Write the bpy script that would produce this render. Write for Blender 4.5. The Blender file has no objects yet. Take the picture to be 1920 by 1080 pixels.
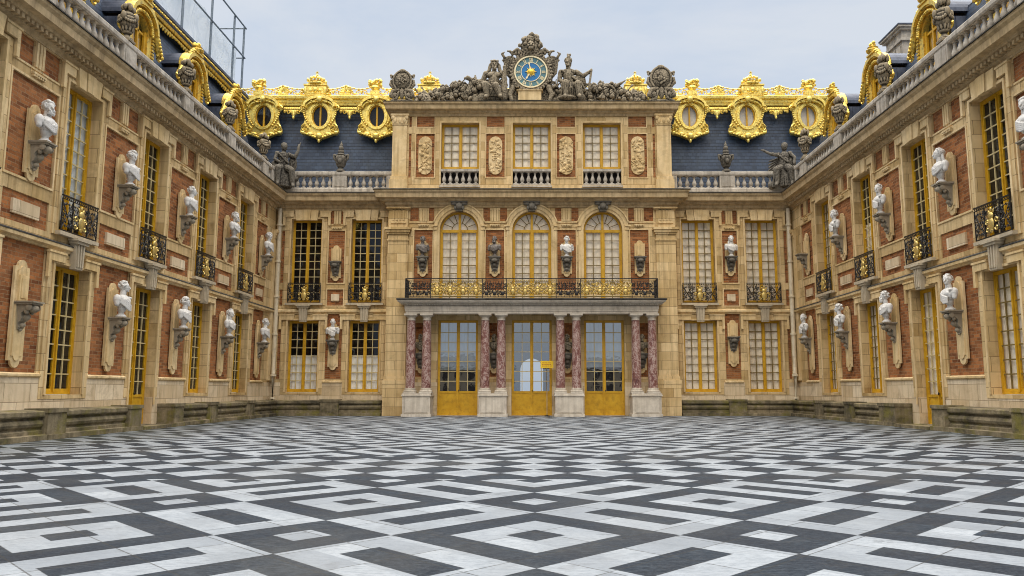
import bpy, bmesh, math, random
from mathutils import Vector, Matrix
R = math.radians
PI = math.pi
scene = bpy.context.scene
COL = scene.collection
random.seed(7)

# ------------------------------------------------------------------ helpers
class MB:
    """collects shapes, then links them as one mesh object"""
    def __init__(s): s.v = []; s.f = []; s.m = []; s.mat = 0; s.M = None
    def add(s, vs, fs):
        n = len(s.v)
        if s.M is not None: vs = [s.M @ Vector(p) for p in vs]
        s.v += [tuple(p) for p in vs]
        s.f += [tuple(i + n for i in f) for f in fs]
        s.m += [s.mat] * len(fs)
        return s
    def box(s, x0, x1, y0, y1, z0, z1):
        return s.add([(x0,y0,z0),(x1,y0,z0),(x1,y1,z0),(x0,y1,z0),(x0,y0,z1),(x1,y0,z1),(x1,y1,z1),(x0,y1,z1)],
                     [(3,2,1,0),(4,5,6,7),(0,1,5,4),(1,2,6,5),(2,3,7,6),(3,0,4,7)])
    def quad(s, a, b, c, d): return s.add([a,b,c,d], [(0,1,2,3)])
    def prism(s, pts, y0, y1):
        """polygon in x,z pulled from y0 (front) to y1 (back)"""
        n = len(pts)
        vs = [(x,y0,z) for x,z in pts] + [(x,y1,z) for x,z in pts]
        fs = [tuple(range(n)), tuple(range(2*n-1, n-1, -1))]
        fs += [(i, i+n, (i+1)%n+n, (i+1)%n) for i in range(n)]
        return s.add(vs, fs)
    def ring(s, outer, inner, y0, y1):
        n = len(outer)
        vs = [(x,y0,z) for x,z in outer]+[(x,y0,z) for x,z in inner]+[(x,y1,z) for x,z in outer]+[(x,y1,z) for x,z in inner]
        fs = []
        for i in range(n):
            j = (i+1) % n
            fs += [(i,j,j+n,i+n), (2*n+j,2*n+i,3*n+i,3*n+j), (i,i+2*n,j+2*n,j), (i+n,j+n,j+3*n,i+3*n)]
        return s.add(vs, fs)
    def strip(s, outer, inner, y0, y1):
        """like ring but open: two polylines of equal length"""
        n = len(outer)
        vs = [(x,y0,z) for x,z in outer]+[(x,y0,z) for x,z in inner]+[(x,y1,z) for x,z in outer]+[(x,y1,z) for x,z in inner]
        fs = [(0,n,3*n,2*n), (n-1,3*n-1,4*n-1,2*n-1)]
        for i in range(n-1):
            j = i+1
            fs += [(i,j,j+n,i+n), (2*n+j,2*n+i,3*n+i,3*n+j), (i,i+2*n,j+2*n,j), (i+n,j+n,j+3*n,i+3*n)]
        return s.add(vs, fs)
    def lathe(s, prof, cx=0, cy=0, z0=0, n=12, sx=1, sy=1):
        vs = []; fs = []; k = len(prof)
        for r, z in prof:
            for i in range(n):
                a = 2*PI*i/n
                vs.append((cx+r*sx*math.cos(a), cy+r*sy*math.sin(a), z0+z))
        for q in range(k-1):
            for i in range(n):
                j = (i+1) % n
                fs.append((q*n+i, q*n+j, (q+1)*n+j, (q+1)*n+i))
        fs.append(tuple(range(n-1, -1, -1))); fs.append(tuple((k-1)*n+i for i in range(n)))
        return s.add(vs, fs)
    def sweep(s, prof, path, cut0=0, cut1=0, up=0):
        """profile of (out, z) carried along a path in x,y; outward is to the right of the path"""
        n = len(prof); m = len(path); vs = []
        nor = []
        for i in range(m-1):
            dx, dy = path[i+1][0]-path[i][0], path[i+1][1]-path[i][1]
            L = math.hypot(dx, dy); nor.append((dy/L, -dx/L, dx/L, dy/L))
        for i in range(m):
            a = nor[max(i-1,0)]; b = nor[min(i,m-2)]
            k = 1 + a[0]*b[0] + a[1]*b[1]
            ox, oy = (a[0]+b[0])/k, (a[1]+b[1])/k
            for d, z in prof:
                x, y = path[i][0]+ox*d, path[i][1]+oy*d
                if i == 0: x += a[2]*d*cut0; y += a[3]*d*cut0
                if i == m-1: x -= b[2]*d*cut1; y -= b[3]*d*cut1
                vs.append((x, y, z))
        fs = [tuple(range(n)), tuple((m-1)*n+i for i in range(n-1,-1,-1))]
        for q in range(m-1):
            for i in range(n):
                j = (i+1) % n
                fs.append((q*n+i, (q+1)*n+i, (q+1)*n+j, q*n+j))
        return s.add(vs, fs)
    def tube(s, pts, r, n=6, r1=None):
        pts = [Vector(p) for p in pts]; m = len(pts); vs = []; fs = []
        ref = Vector((0,0,1))
        for i in range(m):
            t = (pts[min(i+1,m-1)] - pts[max(i-1,0)])
            if t.length < 1e-9: t = Vector((0,0,1))
            t.normalize()
            u = t.cross(ref)
            if u.length < 1e-3: u = t.cross(Vector((0,1,0)))
            u.normalize(); w = t.cross(u)
            rr = r if r1 is None else r + (r1-r)*i/(m-1)
            for k in range(n):
                a = 2*PI*k/n
                vs.append(pts[i] + u*rr*math.cos(a) + w*rr*math.sin(a))
        for q in range(m-1):
            for k in range(n):
                j = (k+1) % n
                fs.append((q*n+k, q*n+j, (q+1)*n+j, (q+1)*n+k))
        fs.append(tuple(range(n-1,-1,-1))); fs.append(tuple((m-1)*n+k for k in range(n)))
        return s.add(vs, fs)
    def ell(s, c, r, rot=None, nu=12, nv=8):
        if not hasattr(r, '__len__'): r = (r, r, r)
        m = rot.to_matrix() if rot is not None and hasattr(rot,'to_matrix') else rot
        vs = []; fs = []
        c = Vector(c)
        def pt(x, y, z):
            p = Vector((x*r[0], y*r[1], z*r[2]))
            if m is not None: p = m @ p
            return c + p
        vs.append(pt(0,0,-1))
        for j in range(1, nv):
            ph = -PI/2 + PI*j/nv
            for i in range(nu):
                a = 2*PI*i/nu
                vs.append(pt(math.cos(ph)*math.cos(a), math.cos(ph)*math.sin(a), math.sin(ph)))
        vs.append(pt(0,0,1)); top = len(vs)-1
        for i in range(nu):
            k = (i+1) % nu
            fs.append((0, 1+k, 1+i)); fs.append((top, 1+(nv-2)*nu+i, 1+(nv-2)*nu+k))
            for j in range(nv-2):
                fs.append((1+j*nu+i, 1+j*nu+k, 1+(j+1)*nu+k, 1+(j+1)*nu+i))
        return s.add(vs, fs)
    def cap(s, p0, p1, r0, r1=None, n=10):
        """tapered limb with round ends"""
        r1 = r0 if r1 is None else r1
        p0, p1 = Vector(p0), Vector(p1)
        s.ell(p0, r0, nu=n, nv=6); s.ell(p1, r1, nu=n, nv=6)
        return s.tube([p0, p1], r0, n, r1)
    def limb(s, pts, rs):
        for i in range(len(pts)-1): s.cap(pts[i], pts[i+1], rs[i], rs[i+1])
        return s
    def mesh(s, name, mats, smooth=False):
        me = bpy.data.meshes.new(name)
        me.from_pydata(s.v, [], s.f)
        for m in (mats if isinstance(mats, (list,tuple)) else [mats]): me.materials.append(m)
        me.polygons.foreach_set('material_index', s.m)
        bm = bmesh.new(); bm.from_mesh(me)
        bmesh.ops.recalc_face_normals(bm, faces=bm.faces)
        if smooth:
            for f in bm.faces: f.smooth = True
            for e in bm.edges:
                if len(e.link_faces) == 2 and e.calc_face_angle(0) > R(38): e.smooth = False
        bm.to_mesh(me); bm.free(); me.update()
        return me
    def build(s, name, mats, parent=None, smooth=False, loc=None):
        return link(name, s.mesh(name, mats, smooth), parent, loc)

def link(name, me, parent=None, loc=None, rz=None):
    o = bpy.data.objects.new(name, me); COL.objects.link(o)
    if parent is not None: o.parent = parent
    if loc is not None: o.location = loc
    if rz is not None: o.rotation_euler.z = rz
    return o
def tag(o, label=None, cat=None, group=None, kind=None):
    if label: o['label'] = label
    if cat: o['category'] = cat
    if group: o['group'] = group
    if kind: o['kind'] = kind
    return o
def empty(name, loc=(0,0,0), rz=0):
    o = bpy.data.objects.new(name, None); COL.objects.link(o)
    o.location = loc; o.rotation_euler = (0,0,rz); o.empty_display_size = .2
    return o
def copy_tree(o, parent=None):
    c = o.copy(); COL.objects.link(c)
    if parent is not None: c.parent = parent
    for ch in [k for k in KIDS.get(o.name, [])]: KIDS.setdefault(c.name, []).append(copy_tree(ch, c))
    return c
KIDS = {}
def kids(o, *ch):
    KIDS.setdefault(o.name, []).extend(ch); return o

def sculpt(name, mb, mat, voxel, noise=0, nscale=.3, smooth_it=0):
    """overlapping solids melted into one continuous skin"""
    me = mb.mesh(name+'_raw', mat)
    o = bpy.data.objects.new(name+'_raw', me); COL.objects.link(o)
    r = o.modifiers.new('r', 'REMESH'); r.mode = 'VOXEL'; r.voxel_size = voxel; r.use_smooth_shade = True
    if smooth_it:
        sm = o.modifiers.new('s', 'SMOOTH'); sm.iterations = smooth_it; sm.factor = .5
    if noise:
        tx = bpy.data.textures.new(name+'_t', 'CLOUDS'); tx.noise_scale = nscale; tx.noise_depth = 3
        d = o.modifiers.new('d', 'DISPLACE'); d.texture = tx; d.strength = noise; d.mid_level = .5
    dg = bpy.context.evaluated_depsgraph_get()
    out = bpy.data.meshes.new_from_object(o.evaluated_get(dg))
    out.name = name
    bpy.data.objects.remove(o); bpy.data.meshes.remove(me)
    for p in out.polygons: p.use_smooth = True
    if not out.materials: out.materials.append(mat)
    return out

# ------------------------------------------------------------------ materials
class N:
    """tiny helper for building shader node graphs"""
    def __init__(s, mat):
        mat.use_nodes = True; s.t = mat.node_tree; s.t.nodes.clear()
        s.out = s.t.nodes.new('ShaderNodeOutputMaterial')
    def n(s, typ, ins=None, **kw):
        nd = s.t.nodes.new(typ)
        for k, v in kw.items(): setattr(nd, k, v)
        for k, v in (ins or {}).items(): s.set(nd.inputs[k], v)
        return nd
    def set(s, inp, v):
        if isinstance(v, bpy.types.NodeSocket): s.t.links.new(v, inp)
        elif isinstance(v, (tuple,list)) and inp.type == 'RGBA' and len(v) == 3: inp.default_value = (*v, 1)
        else: inp.default_value = v
    def math(s, op, a, b=0, c=None, clamp=False):
        nd = s.n('ShaderNodeMath', operation=op, use_clamp=clamp)
        s.set(nd.inputs[0], a); s.set(nd.inputs[1], b)
        if c is not None: s.set(nd.inputs[2], c)
        return nd.outputs[0]
    def mix(s, f, a, b, blend='MIX'):
        nd = s.n('ShaderNodeMix', data_type='RGBA', blend_type=blend)
        s.set(nd.inputs[0], f); s.set(nd.inputs[6], a); s.set(nd.inputs[7], b)
        return nd.outputs[2]
    def ramp(s, f, stops):
        nd = s.n('ShaderNodeValToRGB', {'Fac': f}); el = nd.color_ramp.elements
        while len(el) < len(stops): el.new(.5)
        for e, (p, c) in zip(el, stops):
            e.position = p; e.color = (c, c, c, 1) if not hasattr(c, '__len__') else (*c, 1)
        return nd.outputs[0]
    def noise(s, vec, scale, detail=4, rough=.55, dist=0):
        nd = s.n('ShaderNodeTexNoise', {'Vector': vec, 'Scale': scale, 'Detail': detail, 'Roughness': rough, 'Distortion': dist})
        return nd.outputs[0]
    def scaled(s, vec, sc):
        return s.n('ShaderNodeMapping', {'Vector': vec, 'Scale': sc}).outputs[0]
    def surf(s, sh): s.t.links.new(sh, s.out.inputs[0])
    def pbr(s, color, rough=.8, metal=0, bump=None, bstr=.3, bdist=.02, spec=.4, coat=0):
        p = s.n('ShaderNodeBsdfPrincipled', {'Base Color': color, 'Roughness': rough, 'Metallic': metal, 'Specular IOR Level': spec, 'Coat Weight': coat})
        if bump is not None:
            b = s.n('ShaderNodeBump', {'Height': bump, 'Strength': bstr, 'Distance': bdist})
            s.t.links.new(b.outputs[0], p.inputs['Normal'])
        s.surf(p.outputs[0]); return p

def newmat(name): return bpy.data.materials.new(name)
def stone_mat(name, base, light, dark, course=None, streak=.5, stain=.35, bstr=.35, green=0, pt=0):
    m = newmat(name); g = N(m)
    co = g.n('ShaderNodeTexCoord').outputs['Object']
    rnd = g.n('ShaderNodeObjectInfo').outputs['Random']
    off = g.n('ShaderNodeVectorMath', {0: co}, operation='ADD')
    cb = g.n('ShaderNodeCombineXYZ', {0: g.math('MULTIPLY', rnd, 37.0), 1: g.math('MULTIPLY', rnd, 11.0), 2: 0.0})
    g.t.links.new(cb.outputs[0], off.inputs[1]); v = off.outputs[0]
    big = g.noise(v, .55, 5, .6); mid = g.noise(v, 2.6, 6, .65); fine = g.noise(v, 22, 4, .7)
    c = g.mix(g.ramp(big, [(.32,0),(.68,1)]), base, light)
    c = g.mix(g.math('MULTIPLY', g.ramp(mid, [(.35,0),(.75,1)]), stain), c, dark)
    bump = g.math('ADD', g.math('MULTIPLY', fine, .5), mid)
    if course:
        sx = g.n('ShaderNodeSeparateXYZ', {0: co})
        xy = g.n('ShaderNodeCombineXYZ', {0: g.math('ADD', sx.outputs[0], g.math('MULTIPLY', sx.outputs[1], .93)), 1: sx.outputs[2], 2: 0.0}).outputs[0]
        bt = g.n('ShaderNodeTexBrick', {'Vector': xy, 'Color1': (.0,.0,.0), 'Color2': (1,1,1), 'Mortar': (.5,.5,.5), 'Scale': 1.0,
                 'Mortar Size': .010, 'Mortar Smooth': .2, 'Bias': 0.0, 'Brick Width': course*2.1, 'Row Height': course})
        c = g.mix(.46, c, g.mix(bt.outputs[0], dark, (light[0]*1.06, light[1]*1.08, light[2]*1.14)), 'MIX')
        c = g.mix(g.math('MULTIPLY', bt.outputs[1], .70), c, (dark[0]*.35, dark[1]*.33, dark[2]*.3))
        bump = g.math('SUBTRACT', bump, g.math('MULTIPLY', bt.outputs[1], 1.5))
    gr = g.noise(v, .9, 7, .72, .5); c = g.mix(g.math('MULTIPLY', g.ramp(gr, [(.53,0),(.68,1)]), .42), c, (dark[0]*.5, dark[1]*.5, dark[2]*.52))
    # rain streaks: noise stretched down the wall
    st = g.noise(g.scaled(v, (3.2,3.2,.16)), 1.7, 5, .62)
    c = g.mix(g.math('MULTIPLY', g.ramp(st, [(.46,0),(.78,1)]), streak), c, (dark[0]*.45, dark[1]*.42, dark[2]*.38))
    if green:
        gn = g.noise(v, 1.3, 6, .7)
        c = g.mix(g.math('MULTIPLY', g.ramp(gn, [(.5,0),(.66,1)]), green), c, (.20,.175,.03))
        dk = g.noise(g.scaled(v, (1,1,2)), .9, 5, .7)
        c = g.mix(g.math('MULTIPLY', g.ramp(dk, [(.48,0),(.7,1)]), .8), c, (.025,.024,.02))
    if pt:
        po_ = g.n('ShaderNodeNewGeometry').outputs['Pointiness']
        c = g.mix(g.math('MULTIPLY', g.ramp(po_, [(.482,1),(.4995,0)]), pt), c, (.018,.015,.011)); c = g.mix(g.math('MULTIPLY', g.ramp(po_, [(.502,0),(.52,1)]), .5), c, light)  # grime and recess shade in the colour: creases darkened, raised edges lightened
    g.pbr(c, g.ramp(fine, [(0,.72),(1,.95)]), bump=bump, bstr=bstr, bdist=.03, spec=.25)
    return m

LIME = stone_mat('limestone_blocks', (.60,.41,.17), (.81,.615,.335), (.34,.21,.072), course=.52, streak=.55)
LIME2 = stone_mat('limestone_smooth', (.66,.47,.215), (.85,.665,.39), (.34,.21,.078), streak=.55)
PALE = stone_mat('pale_dado_stone', (.70,.56,.36), (.82,.69,.49), (.42,.28,.13), course=.56, streak=.45)
CORN = stone_mat('weathered_cornice_stone', (.53,.385,.20), (.64,.49,.29), (.24,.165,.085), streak=.6, stain=.6)
BALU = stone_mat('balustrade_stone', (.50,.45,.38), (.62,.57,.49), (.17,.15,.12), streak=.7, stain=.6)
SLAB_SHADOW = stone_mat('black_slab_and_shadow', (.045,.041,.036), (.13,.12,.10), (.012,.011,.010), streak=.6, stain=.7)  # near-black for the balcony slab edge and the painted shadow strips
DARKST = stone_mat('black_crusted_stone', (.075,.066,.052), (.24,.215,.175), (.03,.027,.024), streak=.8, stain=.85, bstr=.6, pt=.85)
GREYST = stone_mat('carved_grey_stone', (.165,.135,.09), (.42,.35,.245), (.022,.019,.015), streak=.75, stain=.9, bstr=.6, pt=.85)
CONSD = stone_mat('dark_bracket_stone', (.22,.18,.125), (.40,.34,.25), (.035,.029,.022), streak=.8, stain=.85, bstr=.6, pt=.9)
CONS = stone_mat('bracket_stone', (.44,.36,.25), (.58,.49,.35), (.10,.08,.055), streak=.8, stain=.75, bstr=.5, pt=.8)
MOSS = stone_mat('mossy_bench_stone', (.20,.165,.10), (.36,.29,.18), (.06,.05,.03), streak=.6, stain=.8, bstr=.7, green=.75)
PALEMB = stone_mat('pale_portico_stone', (.62,.555,.46), (.70,.64,.55), (.30,.25,.19), streak=.4, stain=.45)

def brick_mat():
    m = newmat('red_brick'); g = N(m)
    co = g.n('ShaderNodeTexCoord').outputs['Object']
    sx = g.n('ShaderNodeSeparateXYZ', {0: co})
    xy = g.n('ShaderNodeCombineXYZ', {0: g.math('ADD', sx.outputs[0], sx.outputs[1]), 1: sx.outputs[2], 2: 0.0}).outputs[0]
    wob = g.noise(co, 3, 2); wv = g.n('ShaderNodeCombineXYZ', {0: 0.0, 1: g.math('MULTIPLY', g.math('SUBTRACT', wob, .5), .05), 2: 0.0})
    xv = g.n('ShaderNodeVectorMath', {0: xy, 1: wv.outputs[0]}, operation='ADD').outputs[0]
    bt = g.n('ShaderNodeTexBrick', {'Vector': xv, 'Color1': (.14,.045,.016), 'Color2': (.46,.172,.055), 'Mortar': (.29,.19,.10), 'Scale': 1.0,
             'Mortar Size': .011, 'Mortar Smooth': .2, 'Bias': -.05, 'Brick Width': .34, 'Row Height': .118})
    a = g.noise(co, 1.1, 5, .65); b = g.noise(co, 9, 4, .7)
    c = g.mix(g.math('MULTIPLY', g.ramp(a, [(.4,0),(.72,1)]), .55), bt.outputs[0], (.40,.19,.085))
    c = g.mix(g.math('MULTIPLY', g.ramp(b, [(.5,0),(.8,1)]), .6), c, (.075,.03,.016))
    g.pbr(c, .9, bump=g.math('SUBTRACT', g.math('MULTIPLY', b, .8), bt.outputs[1]), bstr=.6, bdist=.02, spec=.2)
    return m
BRICK = brick_mat()

def simple_mat(name, c1, c2, scale=6, rough=.6, metal=0, bstr=.15, spec=.4, dark=None, dscale=9, damt=.6, pt=0):
    m = newmat(name); g = N(m)
    co = g.n('ShaderNodeTexCoord').outputs['Object']
    rnd = g.n('ShaderNodeObjectInfo').outputs['Random']
    v = g.n('ShaderNodeVectorMath', {0: co, 1: g.n('ShaderNodeCombineXYZ', {0: g.math('MULTIPLY', rnd, 9.0), 1: 0.0, 2: rnd}).outputs[0]}, operation='ADD').outputs[0]
    n1 = g.noise(v, scale, 4, .6)
    c = g.mix(g.ramp(n1, [(.3,0),(.7,1)]), c1, c2)
    if dark is not None:
        n2 = g.noise(v, dscale, 5, .65)
        c = g.mix(g.math('MULTIPLY', g.ramp(n2, [(.48,0),(.72,1)]), damt), c, dark)
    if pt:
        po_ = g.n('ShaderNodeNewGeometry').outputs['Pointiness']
        c = g.mix(g.math('MULTIPLY', g.ramp(po_, [(.478,1),(.4985,0)]), pt), c, dark or (.02,.02,.02))  # grime and recess shade painted into the creases by curvature
    g.pbr(c, g.ramp(n1, [(0,rough*.85),(1,min(1,rough*1.15))]), metal, bump=n1, bstr=bstr, spec=spec)
    return m
YELLOW = simple_mat('ochre_window_paint', (.54,.285,.008), (.66,.39,.022), 2.2, .45, dark=(.25,.12,.01), dscale=3, damt=.55)
MUNTIN_SHADE = simple_mat('shaded_glazing_bars', (.13,.085,.02), (.22,.15,.04), 4, .5)  # darker copy of the bar paint: shade against bright curtains put in the colour
MUNTIN = simple_mat('skylit_glazing_bars', (.50,.38,.16), (.60,.50,.28), 4, .5)  # lighter copy of the bar paint, sky light put in the colour
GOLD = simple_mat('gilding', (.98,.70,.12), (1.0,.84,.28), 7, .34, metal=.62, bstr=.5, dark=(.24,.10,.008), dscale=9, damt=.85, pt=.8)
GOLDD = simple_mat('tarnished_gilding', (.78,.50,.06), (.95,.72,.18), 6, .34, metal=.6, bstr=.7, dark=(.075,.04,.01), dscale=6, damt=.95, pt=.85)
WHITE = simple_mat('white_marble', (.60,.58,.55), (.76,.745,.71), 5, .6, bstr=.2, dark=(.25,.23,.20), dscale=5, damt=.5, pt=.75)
BRONZE = simple_mat('dark_bust_stone', (.10,.085,.07), (.2,.17,.15), 5, .45, bstr=.3, dark=(.03,.027,.024))
IRON = simple_mat('black_iron', (.016,.015,.014), (.035,.032,.03), 8, .45, metal=.3)
OLDGOLD = simple_mat('worn_gilded_iron', (.62,.42,.09), (.80,.62,.25), 14, .4, metal=.6, bstr=.4, dark=(.05,.04,.025), dscale=14, damt=.75)
LEAD = simple_mat('blue_grey_lead', (.035,.045,.075), (.10,.12,.17), 2, .5, metal=.2, dark=(.015,.018,.03), dscale=3)
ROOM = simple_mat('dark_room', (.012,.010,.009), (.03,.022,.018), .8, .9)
PIPE = simple_mat('cream_pipe_paint', (.66,.56,.39), (.74,.65,.48), 3, .55, dark=(.3,.24,.16), dscale=2)
TARP = None
def slate_mat():
    m = newmat('blue_slate'); g = N(m)
    co = g.n('ShaderNodeTexCoord').outputs['Object']
    sx = g.n('ShaderNodeSeparateXYZ', {0: co})
    xy = g.n('ShaderNodeCombineXYZ', {0: g.math('ADD', sx.outputs[0], g.math('MULTIPLY', sx.outputs[1], .2)), 1: sx.outputs[2], 2: 0.0}).outputs[0]
    bt = g.n('ShaderNodeTexBrick', {'Vector': xy, 'Color1': (.015,.028,.058), 'Color2': (.036,.060,.108), 'Mortar': (.006,.009,.018), 'Scale': 1.0,
             'Mortar Size': .004, 'Mortar Smooth': .4, 'Bias': 0.0, 'Brick Width': .26, 'Row Height': .225})
    a = g.noise(co, .8, 5, .65)
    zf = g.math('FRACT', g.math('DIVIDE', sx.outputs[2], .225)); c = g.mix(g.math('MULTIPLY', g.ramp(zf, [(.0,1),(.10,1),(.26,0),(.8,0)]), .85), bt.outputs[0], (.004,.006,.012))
    c = g.mix(g.math('MULTIPLY', g.ramp(a, [(.4,0),(.7,1)]), .4), c, (.05,.075,.115))
    st = g.noise(g.scaled(co, (2.5,2.5,.2)), 1.5, 4)
    c = g.mix(g.math('MULTIPLY', g.ramp(st, [(.5,0),(.8,1)]), .5), c, (.03,.04,.05))
    g.pbr(c, .55, bump=g.math('SUBTRACT', g.math('MULTIPLY', a, .2), bt.outputs[1]), bstr=.6, bdist=.03, spec=.35)
    return m
SLATE = slate_mat()
def redmarble():
    m = newmat('veined_red_marble'); g = N(m)
    co = g.n('ShaderNodeTexCoord').outputs['Object']
    rnd = g.n('ShaderNodeObjectInfo').outputs['Random']
    v = g.n('ShaderNodeVectorMath', {0: co, 1: g.n('ShaderNodeCombineXYZ', {0: g.math('MULTIPLY', rnd, 21.0), 1: 0.0, 2: rnd}).outputs[0]}, operation='ADD').outputs[0]
    a = g.noise(g.scaled(v, (1,1,.55)), 3.4, 7, .68, 1.6)
    c = g.ramp(a, [(.30,(.075,.026,.024)),(.42,(.18,.068,.058)),(.49,(.24,.11,.09)),(.535,(.56,.45,.40)),(.57,(.23,.10,.085)),(.72,(.10,.038,.035))])
    b = g.noise(v, 11, 5, .7, .8)
    c = g.mix(g.math('MULTIPLY', g.ramp(b, [(.52,0),(.62,1)]), .6), c, (.48,.38,.34))
    g.pbr(c, .3, bump=b, bstr=.08, spec=.5)
    return m
REDM = redmarble()
def glass_mat(name, tint, refl, rough=.02):
    m = newmat(name); g = N(m)
    ge = g.n('ShaderNodeNewGeometry'); dt = g.n('ShaderNodeVectorMath', {0: ge.outputs['Incoming'], 1: ge.outputs['True Normal']}, operation='DOT_PRODUCT')
    fr = g.math('POWER', g.math('SUBTRACT', 1.0, g.math('ABSOLUTE', dt.outputs['Value'])), 4.0)
    co = g.n('ShaderNodeTexCoord').outputs['Object']
    bp = g.n('ShaderNodeBump', {'Height': g.noise(co, 2.2, 2), 'Strength': .03, 'Distance': .05})
    gl = g.n('ShaderNodeBsdfGlossy', {'Color': (.9,.95,1.0), 'Roughness': rough}); g.t.links.new(bp.outputs[0], gl.inputs['Normal'])
    tr = g.n('ShaderNodeBsdfTransparent', {'Color': tint})
    mx = g.n('ShaderNodeMixShader', {0: g.math('ADD', g.math('MULTIPLY', fr, .85), refl, clamp=True)})
    g.t.links.new(tr.outputs[0], mx.inputs[1]); g.t.links.new(gl.outputs[0], mx.inputs[2])
    g.surf(mx.outputs[0]); return m
GLASS = glass_mat('window_glass', (.97,.97,.95), .045)
GLASSD = glass_mat('door_glass', (.72,.76,.78), .42)
def curtain_mat(name, c1, c2, lace=0):
    m = newmat(name); g = N(m)
    co = g.n('ShaderNodeTexCoord').outputs['Object']
    n1 = g.noise(g.scaled(co, (1,1,.18)), 5, 3); n2 = g.noise(co, 14, 4, .7, 1.5)
    c = g.mix(g.ramp(n1, [(.3,0),(.7,1)]), c1, c2)
    n3 = g.noise(co, 1.3, 3, .6); c = g.mix(g.math('MULTIPLY', g.ramp(n3, [(.42,0),(.62,1)]), .30), c, (c1[0]*.62, c1[1]*.64, c1[2]*.68))
    if lace: c = g.mix(g.math('MULTIPLY', g.ramp(n2, [(.5,0),(.6,1)]), lace), c, (c1[0]*.6, c1[1]*.55, c1[2]*.5))
    g.pbr(c, .9, spec=.1, bump=n1, bstr=.4); return m
CREAM = curtain_mat('cream_curtain', (.90,.77,.59), (.98,.90,.77), .14)
WHITEC = curtain_mat('white_curtain', (.80,.77,.71), (.95,.93,.89))
SKYREF = curtain_mat('sky_reflection_sheet', (.58,.61,.62), (.72,.75,.77))  # pale sheet behind panes, coloured to stand in for reflected sky

# ------------------------------------------------------------------ relief wall
def relief(rects, extra_x=(), extra_z=(), back=.5):
    """rects: (x0,x1,z0,z1,out,tag) painted in order; tag None is an opening. Returns {tag: MB} with stepped faces"""
    def uniq(vals):
        vals = sorted(vals); o = [vals[0]]
        for q in vals[1:]:
            if q - o[-1] > 1e-4: o.append(q)
        return o
    xs = uniq([r[0] for r in rects]+[r[1] for r in rects]); zs = uniq([r[2] for r in rects]+[r[3] for r in rects])
    nx, nz = len(xs)-1, len(zs)-1
    cell = [[None]*nz for _ in range(nx)]
    for r in rects:
        for i in range(nx):
            cx = (xs[i]+xs[i+1])/2
            if not (r[0] < cx < r[1]): continue
            for k in range(nz):
                cz = (zs[k]+zs[k+1])/2
                if r[2] < cz < r[3]: cell[i][k] = (r[4], r[5])
    out = {}
    def mb(t):
        if t not in out: out[t] = MB()
        return out[t]
    first = rects[0]
    for i in range(nx):
        for k in range(nz):
            c = cell[i][k]
            if c is None: continue
            x0,x1,z0,z1 = xs[i],xs[i+1],zs[k],zs[k+1]
            if c[1] is not None: mb(c[1]).quad((x0,-c[0],z0),(x1,-c[0],z0),(x1,-c[0],z1),(x0,-c[0],z1))
            for di, dk in ((1,0),(0,1)):
                ii, kk = i+di, k+dk
                if ii >= nx or kk >= nz: continue
                e = cell[ii][kk]
                if e is None: continue
                da = c[0] if c[1] is not None else -back
                de = e[0] if e[1] is not None else -back
                if abs(da-de) < 1e-6: continue
                t = c[1] if da > de else e[1]
                if t is None: continue
                if t.startswith('brick'): t = first[5]
                if di: mb(t).quad((x1,-da,z0),(x1,-de,z0),(x1,-de,z1),(x1,-da,z1))
                else: mb(t).quad((x0,-da,z1),(x1,-da,z1),(x1,-de,z1),(x0,-de,z1))
    return out

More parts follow.
